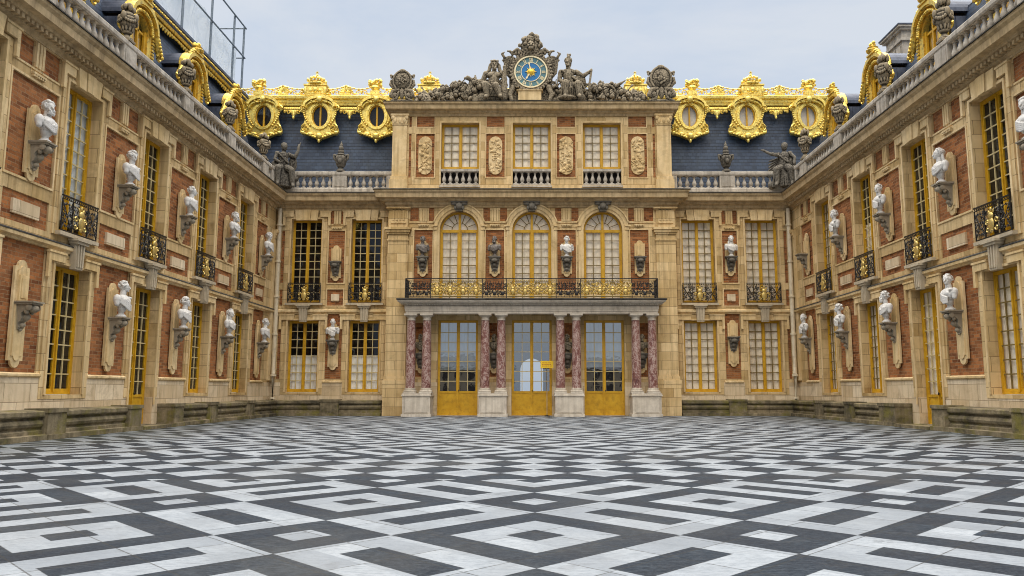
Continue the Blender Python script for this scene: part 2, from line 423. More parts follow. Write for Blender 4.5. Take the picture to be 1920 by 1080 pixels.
# ------------------------------------------------------------------ windows
def curtain_sheet(x0, x1, z0, z1, y, seed=0, amp=.035):
    mb = MB(); rr = random.Random(seed); n = 28; ph = rr.random()*6; k = rr.uniform(9,13)
    pts = []
    for i in range(n+1):
        x = x0+(x1-x0)*i/n
        pts.append((x, y + amp*math.sin(x*k+ph) + amp*.5*math.sin(x*k*2.3+ph*2)))
    for i in range(n):
        a, b = pts[i], pts[i+1]
        mb.quad((a[0],a[1],z0),(b[0],b[1],z0),(b[0],b[1],z1),(a[0],a[1],z1))
    return mb
WCACHE = {}
def window_meshes(hw, h, rows, panel=0, cols=2, drow=None):
    """leafed casement: frame, glazing bars, panes; x centred, z from 0, front face at y=0"""
    key = (round(hw,3), round(h,3), rows, round(panel,3), cols)
    if key in WCACHE: return WCACHE[key]
    fr, ba, pa = MB(), MB(), MB()
    t = .075
    fr.box(-hw, -hw+t, 0, .12, 0, h); fr.box(hw-t, hw, 0, .12, 0, h)
    fr.box(-hw+t, hw-t, 0, .12, h-t, h); fr.box(-hw+t, hw-t, 0, .12, 0, t*1.1)
    st = .058
    fr.box(-.035, .035, -.03, .09, t*1.1, h-t)                      # cover strip
    for sg in (-1, 1):
        a0, a1 = (-hw+t, -.035) if sg < 0 else (.035, hw-t)
        z0, z1 = t*1.1, h-t
        fr.box(a0, a0+st, .02, .08, z0, z1); fr.box(a1-st, a1, .02, .08, z0, z1)
        fr.box(a0+st, a1-st, .02, .08, z1-st, z1)
        lo = z0+.10
        if panel:
            lo = panel+.09
            fr.box(a0+st, a1-st, .02, .08, z0, z0+.16); fr.box(a0+st, a1-st, .02, .08, panel-.02, lo)
            fr.box(a0+st, a1-st, .045, .075, z0+.16, panel-.02)
            fr.box(a0+st+.07, a1-st-.07, .035, .044, z0+.23, panel-.09)
        else: fr.box(a0+st, a1-st, .02, .08, z0, lo)
        ga, gb, g0, g1 = a0+st, a1-st, lo, z1-st
        for c in range(1, cols):
            x = ga+(gb-ga)*c/cols; ba.box(x-.021, x+.021, .025, .07, g0, g1)
        for q in range(1, rows):
            z = g0+(g1-g0)*q/rows
            for c in range(cols):
                xa = ga+(gb-ga)*c/cols+(.021 if c else 0); xb = ga+(gb-ga)*(c+1)/cols-(.021 if c < cols-1 else 0)
                ba.box(xa, xb, .026, .068, z-.021, z+.021)
        pa.quad((ga,.05,g0),(gb,.05,g0),(gb,.05,g1),(ga,.05,g1))
    WCACHE[key] = (fr.mesh('sash_frame', YELLOW), ba.mesh('glazing_bars', MUNTIN), pa)
    return WCACHE[key]
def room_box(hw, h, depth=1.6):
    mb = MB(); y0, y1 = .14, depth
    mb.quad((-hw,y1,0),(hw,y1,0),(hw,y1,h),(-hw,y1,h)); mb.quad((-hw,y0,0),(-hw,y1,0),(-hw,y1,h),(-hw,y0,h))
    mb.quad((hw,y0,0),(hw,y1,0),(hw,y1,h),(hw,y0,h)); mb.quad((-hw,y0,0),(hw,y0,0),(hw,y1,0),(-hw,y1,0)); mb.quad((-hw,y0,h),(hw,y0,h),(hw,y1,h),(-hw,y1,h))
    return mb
RCACHE = {}
def window(parent, x, y, z, hw, h, rows, name='window', panel=0, cols=2, curtain=None, glass=GLASS, label=None, seed=0):
    """y: the frame's front face. frame is the part; bars, panes and what hangs behind are its pieces"""
    fm, bm_, pa = window_meshes(hw, h, rows, panel, cols)
    o = link(name, fm, parent, (x, y, z))
    if label: o['label'] = label
    if curtain and curtain[2] >= 1 and curtain[1] <= 0:
        kd = ('bars', fm.name)
        if kd not in RCACHE: q = bm_.copy(); q.materials[0] = MUNTIN_SHADE; RCACHE[kd] = q
        link('glazing_bars', RCACHE[kd], o)
    else: link('glazing_bars', bm_, o)
    key = (fm.name, glass.name)
    if key not in RCACHE: RCACHE[key] = pa.mesh('pane', glass)
    link('pane', RCACHE[key], o)
    if curtain:
        mat, a, b = curtain
        curtain_sheet(-hw+.06, hw-.06, h*a+.02, h*b-.02, .125, seed, .028).build('curtain', mat, o, True)
    k2 = ('room', round(hw,3), round(h,3))
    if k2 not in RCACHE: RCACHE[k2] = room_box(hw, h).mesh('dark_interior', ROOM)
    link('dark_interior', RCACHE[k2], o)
    if panel:
        hm = MB(); hm.ell((.06,-.05,panel+.12), (.02,.03,.06)); hm.tube([(.06,.02,panel+.12),(.06,-.05,panel+.12)], .012)
        hm.build('handle', IRON, o)
    return o

# ------------------------------------------------------------------ ironwork
def spiral(mb, cx, cz, r, turns, a0, y, rad, dirn=1, n=16):
    pts = []
    for i in range(n+1):
        t = i/n; a = a0 + dirn*turns*2*PI*t; rr = r*(1-.82*t)
        pts.append((cx+rr*math.cos(a), y, cz+rr*math.sin(a)))
    mb.tube(pts, rad, 4)
def scroll_panel(mb, x0, x1, z0, z1, rng, rad=.018, leaf=True):
    """mirrored iron scrollwork filling a rectangle"""
    w, h, cx = x1-x0, z1-z0, (x0+x1)/2
    for sg in (-1, 1):
        for (fx, fz, fr, a0, t, d) in ((.30,.28,.22,-PI/2,1.3,1),(.30,.72,.22,PI/2,1.3,-1),(.12,.5,.16,0,1.2,1),(.40,.5,.13,PI,1.1,-1),(.42,.16,.12,0,1.1,1),(.42,.86,.12,0,1.1,-1),(.14,.15,.11,PI,1.1,1),(.14,.87,.11,PI,1.1,-1)):
            x = cx + sg*w*fx*1.02
            spiral(mb, x, z0+h*fz, fr*min(h, w*.9), t, a0 if sg > 0 else PI-a0, 0, rad*rng.uniform(.85,1.15), d*sg)
        if leaf:
            for k in range(9):
                x = cx + sg*w*rng.uniform(.08,.46); z = z0+h*rng.uniform(.08,.92)
                mb.ell((x,-.012,z), (rng.uniform(.022,.045),.016,rng.uniform(.03,.07)), Matrix.Rotation(rng.uniform(-1.2,1.2),3,'Y'), 6, 4)
def mask_ornament(mb, cx, z0, h, w):
    """central ornament: crowned head over a shield, with side leaves"""
    mb.ell((cx,-.05,z0+h*.66), (w*.22,.06,h*.15)); mb.ell((cx,-.06,z0+h*.36), (w*.26,.05,h*.24))
    for sg in (-1,1):
        mb.ell((cx+sg*w*.18,-.03,z0+h*.82),(w*.07,.03,h*.09), Matrix.Rotation(sg*.5,3,'Y'))
        spiral(mb, cx+sg*w*.42, z0+h*.46, w*.17, 1.2, PI if sg>0 else 0, -.03, .026, -sg)
        spiral(mb, cx+sg*w*.40, z0+h*.20, w*.15, 1.2, PI if sg>0 else 0, -.03, .024, sg)
    mb.ell((cx,-.04,z0+h*.90),(w*.08,.03,h*.09)); mb.ell((cx,-.05,z0+h*.12),(w*.14,.04,h*.08))
def balconet_meshes(hw, h):
    rng = random.Random(3); ir = MB(); go = MB()
    ir.box(-hw, hw, -.03, .03, h-.045, h); ir.box(-hw, hw, -.02, .02, .03, .06); ir.box(-hw, hw, -.02, .02, h-.14, h-.12)
    for x in (-hw+.015, hw-.015, -hw*.42, hw*.42): ir.box(x-.015, x+.015, -.018, .018, .06, h-.14)
    scroll_panel(ir, -hw*.98, -hw*.44, .08, h-.16, rng, .017); scroll_panel(ir, hw*.44, hw*.98, .08, h-.16, rng, .017)
    scroll_panel(ir, -hw*.42, hw*.42, .08, h-.16, rng, .016)
    for sg in (-1, 1):
        ir.tube([(sg*hw*.46,0,.1),(sg*hw*.96,0,h-.2)], .016, 4); ir.tube([(sg*hw*.96,0,.1),(sg*hw*.46,0,h-.2)], .016, 4)
    n = int(hw*2/.11)
    for i in range(n+1):
        x = -hw+.05+(2*hw-.1)*i/n; ir.ell((x,0,h-.085), (.028,.02,.028), None, 6, 4)
    mask_ornament(go, 0, .1, h-.28, hw*.62)
    return ir.mesh('balcony_railing', IRON), go.mesh('gilded_ornament', OLDGOLD, True)
BALC = balconet_meshes(1.02, 1.2)
BALC2 = balconet_meshes(.98, 1.2)
def balconet(parent, x, y, z, meshes):
    o = link('balcony_railing', meshes[0], parent, (x, y, z)); link('gilded_ornament', meshes[1], o); return o

# ------------------------------------------------------------------ repeated stone pieces
BAL_PROF = [(.10,0),(.10,.05),(.075,.07),(.06,.10),(.085,.15),(.112,.22),(.105,.29),(.075,.38),(.05,.46),(.045,.52),(.062,.545),(.062,.565),(.05,.58),(.05,.60),(.09,.63),(.09,.66)]
def baluster_mesh(h, mat, k=1.25):
    mb = MB(); s = h/.66
    mb.lathe([(r*k, z*s) for r, z in BAL_PROF], n=12)
    mb.box(-.115*k, .115*k, -.115*k, .115*k, 0, .045*s); mb.box(-.105*k, .105*k, -.105*k, .105*k, .625*s, .66*s)
    return mb.mesh('baluster', mat, True)
BALM = baluster_mesh(.75, BALU)
BALMD = baluster_mesh(.78, BALU, 1.15)

def console_mesh(w, h, d, mat):
    """scrolled wall bracket: shelf slab, S-curved body, drop below; top at z=0, wall at y=0"""
    mb = MB()
    mb.box(-w*.62, w*.62, -d*1.05, 0, -.05, 0); mb.box(-w*.55, w*.55, -d*.97, 0, -.10, -.052)
    prof = [(d*.80,-.102),(d*.84,-.18),(d*.74,-.27),(d*.50,-.31),(d*.34,-.40),(d*.30,-.50),(d*.34,-.60),(d*.28,-.68),(d*.14,-.74),(d*.12,-.82),(d*.18,-.90),(d*.12,-.98),(0,-1.0),(0,-.102)]
    n = len(prof)
    vs = []
    for sx in (-1, 1):
        for dd, z in prof:
            ww = w*(.42 if z > -.5 else .42 - (-.5-z)*.32)
            vs.append((sx*ww, -dd, z*h if z < -.11 else z))
    fs = [tuple(range(n)), tuple(range(2*n-1, n-1, -1))] + [(i, (i+1)%n, (i+1)%n+n, i+n) for i in range(n)]
    mb.add(vs, fs)
    for sx in (-1,1):
        mb.lathe([(.02,0),(.095,0),(.095,.03),(.02,.05)], n=12)
        # turn the little volute disc onto the side of the bracket
        k = 12*4
        for q in range(len(mb.v)-k, len(mb.v)):
            x,y,z = mb.v[q]; mb.v[q] = (sx*(w*.42+z), -d*.74+x, -.22*h+y)
        mb.ell((sx*w*.30,-d*.55,-.36*h),(w*.14,.07,.11*h), None, 8, 6)
    mb.ell((0,-d*.78,-.26*h),(w*.34,d*.26,.15*h)); mb.ell((0,-d*.42,-.55*h),(w*.20,d*.22,.14*h)); mb.ell((0,-d*.20,-.84*h),(w*.17,d*.2,.10*h)); mb.ell((0,-d*.12,-1.0*h),(w*.10,d*.12,.06*h))
    return mb.mesh('console', mat, True)
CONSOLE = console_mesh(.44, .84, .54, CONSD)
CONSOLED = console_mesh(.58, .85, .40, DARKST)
def backplate_mesh(hw, z0, z1, t=.07):
    """tall stone plate with round lobes at top and bottom"""
    mb = MB(); r = hw*.62
    def outline(s, z0, z1):
        pts = [(-hw*s, z0+r), (-hw*s, z1-r)]
        for i in range(9):
            a = PI - PI*i/8; pts.append((r*s*math.cos(a), z1-r+r*s*math.sin(a)))
        pts += [(hw*s, z1-r), (hw*s, z0+r)]
        for i in range(9):
            a = -PI*i/8; pts.append((r*s*math.cos(a), z0+r+r*s*math.sin(a)))
        return pts
    mb.prism(outline(1, z0, z1), -t, .0)
    mb.prism(outline(.68, z0+.14, z1-.12), -t-.035, -t+.01)
    return mb.mesh('wall_bracket', LIME2)
BACK_UP = backplate_mesh(.33, -1.2, 1.2)
BACK_LOW = backplate_mesh(.33, -1.95, 1.25)
BACK_C = backplate_mesh(.30, -1.15, 1.0)
BACK_CL = backplate_mesh(.30, -1.75, 1.0)
def bracket(parent, x, d, z, back, con, label=None, post=False):
    o = link('wall_bracket', back, parent, (x, -d, z))
    if label: o['label'] = label
    link('console', con, o, (0,-.075,0))
    if post:
        mb = MB(); mb.box(-.20, .20, -.16, -.10, .0, .78); mb.box(-.13, .13, -.18, -.162, .1, .68)
        mb.build('blank_tablet', LIME2, o)
    return o

# ------------------------------------------------------------------ busts
def bust_mesh(kind, mat, seed):
    rng = random.Random(seed); mb = MB()
    mb.lathe([(.17,0),(.17,.05),(.12,.09),(.085,.14),(.10,.19),(.13,.22)], n=14)
    mb.ell((0,-.02,.34), (.20,.14,.17)); mb.ell((0,-.03,.53), (.34,.20,.25)); mb.ell((0,.02,.60), (.36,.15,.16))
    for s in (-1,1):
        mb.ell((s*.31,.0,.58), (.13,.13,.17)); mb.cap((s*.33,-.01,.55),(s*.35,-.02,.42), .10, .085)
        mb.ell((s*.13,-.16,.56), (.12,.06,.09))
    yaw = rng.uniform(-.55,.55); rot = Matrix.Rotation(yaw, 3, 'Z')
    P = lambda x,y,z: rot @ Vector((x,y,z))
    mb.cap((0,.0,.68), P(0,-.03,.90), .115, .10)
    mb.ell(P(0,-.03,1.06), (.135,.165,.17), rot); mb.ell(P(0,-.09,.965), (.10,.10,.095), rot)
    mb.cap(P(0,-.185,1.05), P(0,-.225,.985), .018, .026)                        # nose
    mb.ell(P(0,-.155,1.085), (.10,.035,.025), rot)                              # brow
    for s in (-1,1):
        mb.ell(P(s*.055,-.165,1.045), (.024,.016,.015), rot); mb.ell(P(s*.065,-.145,.995), (.035,.03,.03), rot); mb.ell(P(s*.137,-.01,1.04), (.02,.03,.045), rot)
    mb.ell(P(0,-.185,.935), (.04,.02,.013), rot); mb.ell(P(0,-.175,.895), (.035,.03,.025), rot)
    def curls(n, r, zmin, size):
        for _ in range(n):
            a = rng.uniform(0, 2*PI); e = rng.uniform(-.3, 1.5)
            x, y, z = math.cos(e)*math.cos(a), math.cos(e)*math.sin(a), math.sin(e)
            if y < -.45 and z < .55: continue
            p = P(x*.145*r, -.02+y*.17*r, 1.07+z*.17*r)
            if p.z < zmin: continue
            mb.ell(p, rng.uniform(.7,1.2)*size, None, 8, 6)
    if kind == 'curly': curls(70, 1.03, .9, .042)
    elif kind == 'bearded':
        curls(60, 1.02, .9, .038)
        for _ in range(26): mb.ell(P(rng.uniform(-.09,.09), -.13-rng.uniform(0,.07), .82+rng.uniform(0,.12)), .036, None, 8, 6)
    elif kind == 'short': curls(60, .99, .93, .030)
    elif kind == 'veil':
        curls(50, 1.0, .95, .036); mb.ell(P(0,.09,1.10), (.12,.11,.12), rot); mb.cap(P(-.1,.06,1.0),(-.14,.06,.72),.05,.06); mb.cap(P(.1,.06,1.0),(.14,.06,.72),.05,.06)
    if kind in ('short','curly'):                                                # cloak folds across the chest
        for k in range(5):
            o = k*.055
            pts = [(-.34,-.06,.66-o*.6),(-.16,-.20,.58-o),(.04,-.235,.48-o*1.1),(.22,-.20,.42-o*.8)]
            mb.limb(pts, [.035,.03,.03,.028])
        mb.ell((.30,-.08,.68),(.09,.09,.06))
    else:
        for k in range(4):
            o = k*.06
            for s in (-1,1): mb.limb([(s*.33,-.05,.64-o*.5),(s*.18,-.19,.56-o),(0,-.235,.46-o*.9)], [.03,.03,.026])
        mb.ell((0,-.22,.5),(.06,.05,.06))
    return sculpt('bust', mb, mat, .0165)
BUSTS = [bust_mesh('curly', WHITE, 1), bust_mesh('short', WHITE, 2), bust_mesh('bearded', WHITE, 3), bust_mesh('veil', WHITE, 4), bust_mesh('short', WHITE, 15), bust_mesh('curly', WHITE, 26)]
BUST_SHADE = [bust_mesh('curly', GREYST, 31), bust_mesh('bearded', GREYST, 32)]  # whitish busts under the portico, their shade put into a grey stone
BUSTD = [bust_mesh('curly', BRONZE, 9), bust_mesh('bearded', BRONZE, 12)]
def bust(me, loc, rz, label, sc=1.0):
    o = link('bust', me, None, loc, rz); o.scale = (sc, sc, sc)
    return tag(o, label, 'bust', 'portrait busts on wall brackets')
# ------------------------------------------------------------------ facade vocabulary shared by wings and main block
CORNICE = [(0,12.12),(.07,12.12),(.07,12.2),(.17,12.28),(.19,12.4),(.40,12.47),(.42,12.56),(.64,12.6),(.66,12.83),(.74,12.93),(.76,13.03),(.52,13.12),(0,13.2)]
STRING = [(0,5.9),(.06,5.9),(.08,5.96),(.17,6.0),(.18,6.1),(.1,6.16),(0,6.2)]
SILLB = [(0,1.86),(.05,1.86),(.09,1.9),(.09,1.96),(0,2.0)]
BENCH = [(0,0),(.78,0),(.78,.15),(.60,.17),(.60,.27),(.54,.30),(.54,.34),(.60,.40),(.625,.48),(.60,.56),(.54,.62),(.54,.66),(.64,.68),(.66,.72),(.66,.83),(.62,.86),(0,.90)]
def bal_run(parent_b, x0, x1, y, z0, mesh, rail_mb, n, rail=True, ym=0):
    for i in range(n):
        x = x0 + (x1-x0)*(i+.5)/n
        link('baluster', mesh, parent_b, (x, y, z0))
def pediment_block(mb, p, d=0):
    """fluted block with drops between the frieze panels, centred at p"""
    for k in (-1,0,1): mb.box(p+k*.15-.05, p+k*.15+.05, -d-.075, -d+.0, 11.30, 12.08)
    mb.box(p-.30, p+.30, -d-.11, -d, 11.05, 11.12)
    for k in range(6): mb.box(p-.25+k*.1-.03, p-.25+k*.1+.03, -d-.10, -d, 10.98, 11.048)
def keystones(mb, w, d, hw=.98):
    """stepped lintel over an upper window: three wedge stones and two eared shoulders"""
    for k, (a, b) in enumerate(((-.62,-.22),(-.20,.20),(.22,.62))):
        m = (a+b)/2; f = 1.12 if k != 1 else 1.25
        pr = .17 if k == 1 else .13
        mb.prism([(w+a,11.50),(w+b,11.50),(w+m+(b-m)*f+(m*.16),12.14),(w+m+(a-m)*f+(m*.16),12.14)], -d-pr, -d+.02)
    for s in (-1,1):
        x0, x1 = sorted((w+s*.80, w+s*1.42))
        mb.box(x0, x1, -d-.10, -d, 11.72, 12.02)
        mb.box(min(w+s*.76,w+s*1.46), max(w+s*.76,w+s*1.46), -d-.13, -d, 12.021, 12.09)
        a, b = sorted((w+s*1.28, w+s*1.42)); mb.box(a, b, -d-.10, -d, 11.2, 11.719)
def lower_keystones(mb, w, d, hw=.98):
    for s in (-1,1):
        x0, x1 = sorted((w+s*.55, w+s*1.42))
        mb.box(x0, x1, -d-.09, -d, 5.55, 5.80)
        mb.box(min(w+s*.52,w+s*1.45), max(w+s*.52,w+s*1.45), -d-.12, -d, 5.801, 5.87)
        a, b = sorted((w+s*1.28, w+s*1.42)); mb.box(a, b, -d-.09, -d, 5.0, 5.549)
def balcony_console(mb, w, d):
    """fluted bracket carrying a balconet"""
    mb.prism([(w-.20,5.42),(w+.20,5.42),(w+.27,6.34),(w-.27,6.34)], -d-.20, -d)
    for k in (-1,0,1): mb.prism([(w+k*.13-.035,5.5),(w+k*.13+.035,5.5),(w+k*.155+.04,6.3),(w+k*.155-.04,6.3)], -d-.245, -d-.199)
    mb.box(w-.40, w+.40, -d-.34, -d, 6.341, 6.42); mb.box(w-.34, w+.34, -d-.29, -d, 6.25, 6.34)
    mb.box(w-1.10, w+1.10, -d-.17, -d, 6.421, 6.54)
def panel_frame(mb, x0, x1, z0, z1, d=0, w=.07, o=.035):
    mb.box(x0-w, x0, -d-o, -d, z0-w, z1+w); mb.box(x1, x1+w, -d-o, -d, z0-w, z1+w)
    mb.box(x0, x1, -d-o, -d, z1, z1+w); mb.box(x0, x1, -d-o, -d, z0-w, z0)
def reveal_edge(mb, w, hw, z0, z1, d=0):
    for s in (-1,1):
        a, b = sorted((w+s*hw, w+s*(hw+.10))); mb.box(a, b, -d-.035, -d+.0, z0, z1)
    mb.box(w-hw-.10, w+hw+.10, -d-.036, -d, z1, z1+.09)

def build_bricks(out, parent):
    for t, mb in out.items():
        if t.startswith('brick'): mb.build('brick_panel', BRICK, parent)
def plaques(parent, lst):
    me = {}
    for (p, hw, z0, z1) in lst:
        mb = MB(); mb.box(p-hw, p+hw, -.03, .06, z0, z1); mb.build('stone_plaque', PALE, parent)

# ------------------------------------------------------------------ wings
XL, XR = -15.25, 15.55
WD = [5.02, 10.03, 15.03, 20.08, 25.1]       # distance of each window axis from the inner corner
PDS = [2.5, 7.5, 12.5, 17.55, 22.6, 27.6]    # axes of the brick piers
def wing(s, root, curt_up, curt_low):
    X = lambda d: s*d
    def rx(a, b): return (min(X(a),X(b)), max(X(a),X(b)))
    END = 28.6
    e0, e1 = rx(0, END)
    rects = [(e0, e1, 0, 12.4, 0, 'stone')]
    rects.append((e0, e1, 0, 1.9, .03, 'dado'))
    k = 0
    for i, p in enumerate(PDS):
        hw = 1.12 if i else .86
        pc = p if i else 2.45
        a, b = rx(pc-hw, pc+hw); rects.append((a, b, 2.0, 5.9, -.05, 'brick%d' % k)); k += 1
        for (z0, z1, w) in ((6.42,7.33,-.07),(7.80,10.85,0),(11.27,12.1,-.05)):
            a, b = rx(pc-hw-w*.6, pc+hw+w*.6)
            if z0 > 11: rects.append((a, X(pc), z0, z1, -.05, 'brick%d' % k)); rects.append((X(pc), b, z0, z1, -.05, 'brick%d' % (k+1))); k += 2
            else: rects.append((a, b, z0, z1, -.05, 'brick%d' % k)); k += 1
        rects.append((*rx(pc-.21, pc+.21), 11.27, 12.1, .02, 'stone'))
    for j, w in enumerate(WD):
        rects.append((*rx(w-1.28, w+1.28), 1.2, 5.85, .05, 'stone'))
        rects.append((*rx(w-1.26, w+1.26), 6.42, 11.7, .05, 'stone'))
    for j, w in enumerate(WD):
        zb = .05 if j == 2 else 1.33
        rects.append((*rx(w-.975, w+.975), zb, 5.5, 0, None))
        rects.append((*rx(w-.975, w+.975), 6.55, 11.56, 0, None))
    out = relief(rects, back=.42)
    out['stone'].build('wall', LIME, root); out['dado'].build('dado', PALE, root)
    build_bricks(out, root)
    pl = []; tr = MB(); con = MB()
    for i, p in enumerate(PDS):
        pc = p if i else 2.45; hw = 1.12 if i else .86
        pl.append((X(pc), .62 if i else .45, 6.66, 7.09))
        pediment_block(tr, X(pc)); a, b = rx(pc-hw, pc+hw)
        panel_frame(tr, a, b, 7.80, 10.85); panel_frame(tr, a-.0, b+.0, 11.27, 12.1, 0, .06, .03)
        tr.sweep(SILLB, [(a-.12, 0), (b+.12, 0)])
    for j, w in enumerate(WD):
        keystones(tr, X(w), .05); lower_keystones(tr, X(w), .05); reveal_edge(tr, X(w), .975, 6.55, 11.56, .05)
        reveal_edge(tr, X(w), .975, 1.33 if j != 2 else .9, 5.5, .05)
        con = MB(); balcony_console(con, X(w), .05); con.build('balcony_bracket', CONS, root)
    tr.build('stone_trim', LIME2, root)
    plaques(root, pl)
    path = [(e0, 0), (e1, 0)]; c0, c1 = (0, 1) if s < 0 else (1, 0)
    MB().sweep(CORNICE, path, c0, c1).build('cornice', CORN, root)
    MB().sweep([(.45,13.145),(.80,13.035),(.80,13.075),(.45,13.185)], path, c0, c1).build('shadow_strip', SLAB_SHADOW, root)  # dark strip painting a shadow line along the cornice edge
    MB().sweep([(.10,6.165),(.19,6.105),(.19,6.13),(.10,6.19)], path, c0, c1).build('shadow_strip', SLAB_SHADOW, root)  # dark strip painting the shadow on the string course
    MB().sweep(STRING, path, c0, c1).build('string_course', LIME2, root)
    de = MB()
    n = int(END/.22)
    for q in range(n):
        d = .6 + q*.22
        if d > 24: a, b = rx(d, d+.12); de.box(a, b, -.37, -.18, 12.30, 12.43)
        else: a, b = rx(d, d+.12); de.box(a, b, -.37, -.18, 12.30, 12.43)
    de.build('dentil_moulding', CORN, root)
    a, b = rx(.12, .62); q = MB(); q.box(a,b,-.10,0,2.25,10.35); q.box(a,b,-.16,0,2.01,2.249); q.box(a,b,-.14,0,10.351,10.5); q.box(a,b,-.20,0,10.501,10.66); q.box(a,b,-.27,0,10.661,10.85); q.build('corner_pilaster', LIME2, root)
    # balustrade
    bal = MB()
    bp = [(.12,13.18),(.12,13.44),(.08,13.52),(-.30,13.52),(-.30,13.18)]
    rp = [(.07,14.27),(.11,14.33),(.11,14.47),(.06,14.53),(-.28,14.53),(-.33,14.47),(-.33,14.33),(-.29,14.27)]
    pth = [(e0, 0), (X(1.0), 0)] if s < 0 else [(X(1.0), 0), (e1, 0)]
    bal.sweep(bp, pth); bal.sweep(rp, pth)
    for i, p in enumerate(PDS):
        a, b = rx(p-.46, p+.46); bal.box(a, b, -.085, .29, 13.521, 14.269)
        a2, b2 = rx(p-.36, p+.36); bal.box(a2, b2, -.105, -.084, 13.62, 14.17)
    a, b = rx(1.0, 1.45); bal.box(a, b, -.085, .29, 13.521, 14.269)
    bo = bal.build('balustrade', BALU, root)
    prev = 1.45
    for i, p in enumerate(PDS):
        n = 2 if i == 0 else 11
        a, b = prev, p-.46
        for q in range(n): link('baluster', BALM, bo, (X(a+(b-a)*(q+.5)/n), .11, 13.52))
        prev = p+.46
    # roof: lead gutter, slate slope, gilded cornice on top, lead flat
    rf = MB(); a, b = rx(-.4, END)
    rf.quad((a,.3,13.2),(b,.3,13.2),(b,1.05,13.22),(a,1.05,13.22))
    a, b = rx(.2, END)
    ty, tz_ = (2.55, 18.8) if s < 0 else (1.95, 16.75)
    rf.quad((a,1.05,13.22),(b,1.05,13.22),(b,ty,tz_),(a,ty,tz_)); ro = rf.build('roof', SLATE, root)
    fl = MB(); fl.quad((a,ty-.02,tz_-.01),(b,ty-.02,tz_-.01),(b,7.5,tz_+.4),(a,7.5,tz_+.4))
    ea, eb = rx(.2,.2); 
    fl.quad((X(.2),1.05,13.2),(X(.2),ty,tz_),(X(.2),7.5,tz_+.39),(X(.2),7.5,13.2)); fl.build('lead_flat', LEAD, ro)
    gc = MB(); GP = [(.0,18.55),(.1,18.55),(.14,18.7),(.3,18.78),(.34,18.98),(.46,19.06),(.46,19.2),(.36,19.28),(-.2,19.3)]
    gp2 = [(q[0]*1.0, q[1]) for q in GP]
    gc.sweep(gp2, [(a, 2.45), (b, 2.45)]); gc.build('roof_edge', LEAD, ro, True) if s < 0 else None; gc = MB()
    gc.sweep([(.30,18.60),(.38,18.60),(.42,18.70),(.36,18.78),(.30,18.78)], [(a,2.45),(b,2.45)])
    for q in range(int((b-a)/.15)): gc.ell((a+.08+q*.15, 2.0, 18.9), (.055,.05,.06), None, 6, 4)
    rr = random.Random(5)
    n = int((b-a)/.24)
    for q in range(n):
        x = a+.12+q*.24; ph = (q % 10)/10.0
        dz = .28 + .3*abs(math.sin(ph*PI)) ; gc.ell((x, 2.20, 18.60-dz*.25), (.07,.06,dz*.28), None, 6, 5); gc.ell((x+.12, 2.18, 18.5), (.09,.06,.10), None, 6, 5)
    if s < 0: gc.build('gilded_garland', GOLDD, ro, True)
    # dormers over each window axis
    dfirst = None
    for j, w in enumerate(WD):
        if dfirst is None: dfirst = wing_dormer(root, X(w))
        else:
            o = copy_tree(dfirst, root); o.location.x = X(w)
    # windows
    for j, w in enumerate(WD):
        x = X(w)
        if j == 2: window(root, x, .30, .06, .97, 5.43, 8, 'door', 1.15, 2, curt_low.get(j), GLASS)
        else: window(root, x, .30, 1.34, .97, 4.15, 8, 'window', 0, 2, curt_low.get(j), GLASS)
        window(root, x, .30, 6.56, .97, 4.99, 10, 'window', 0, 2, curt_up.get(j), GLASS)
        balconet(root, x, -.16, 6.54, BALC)
    return X

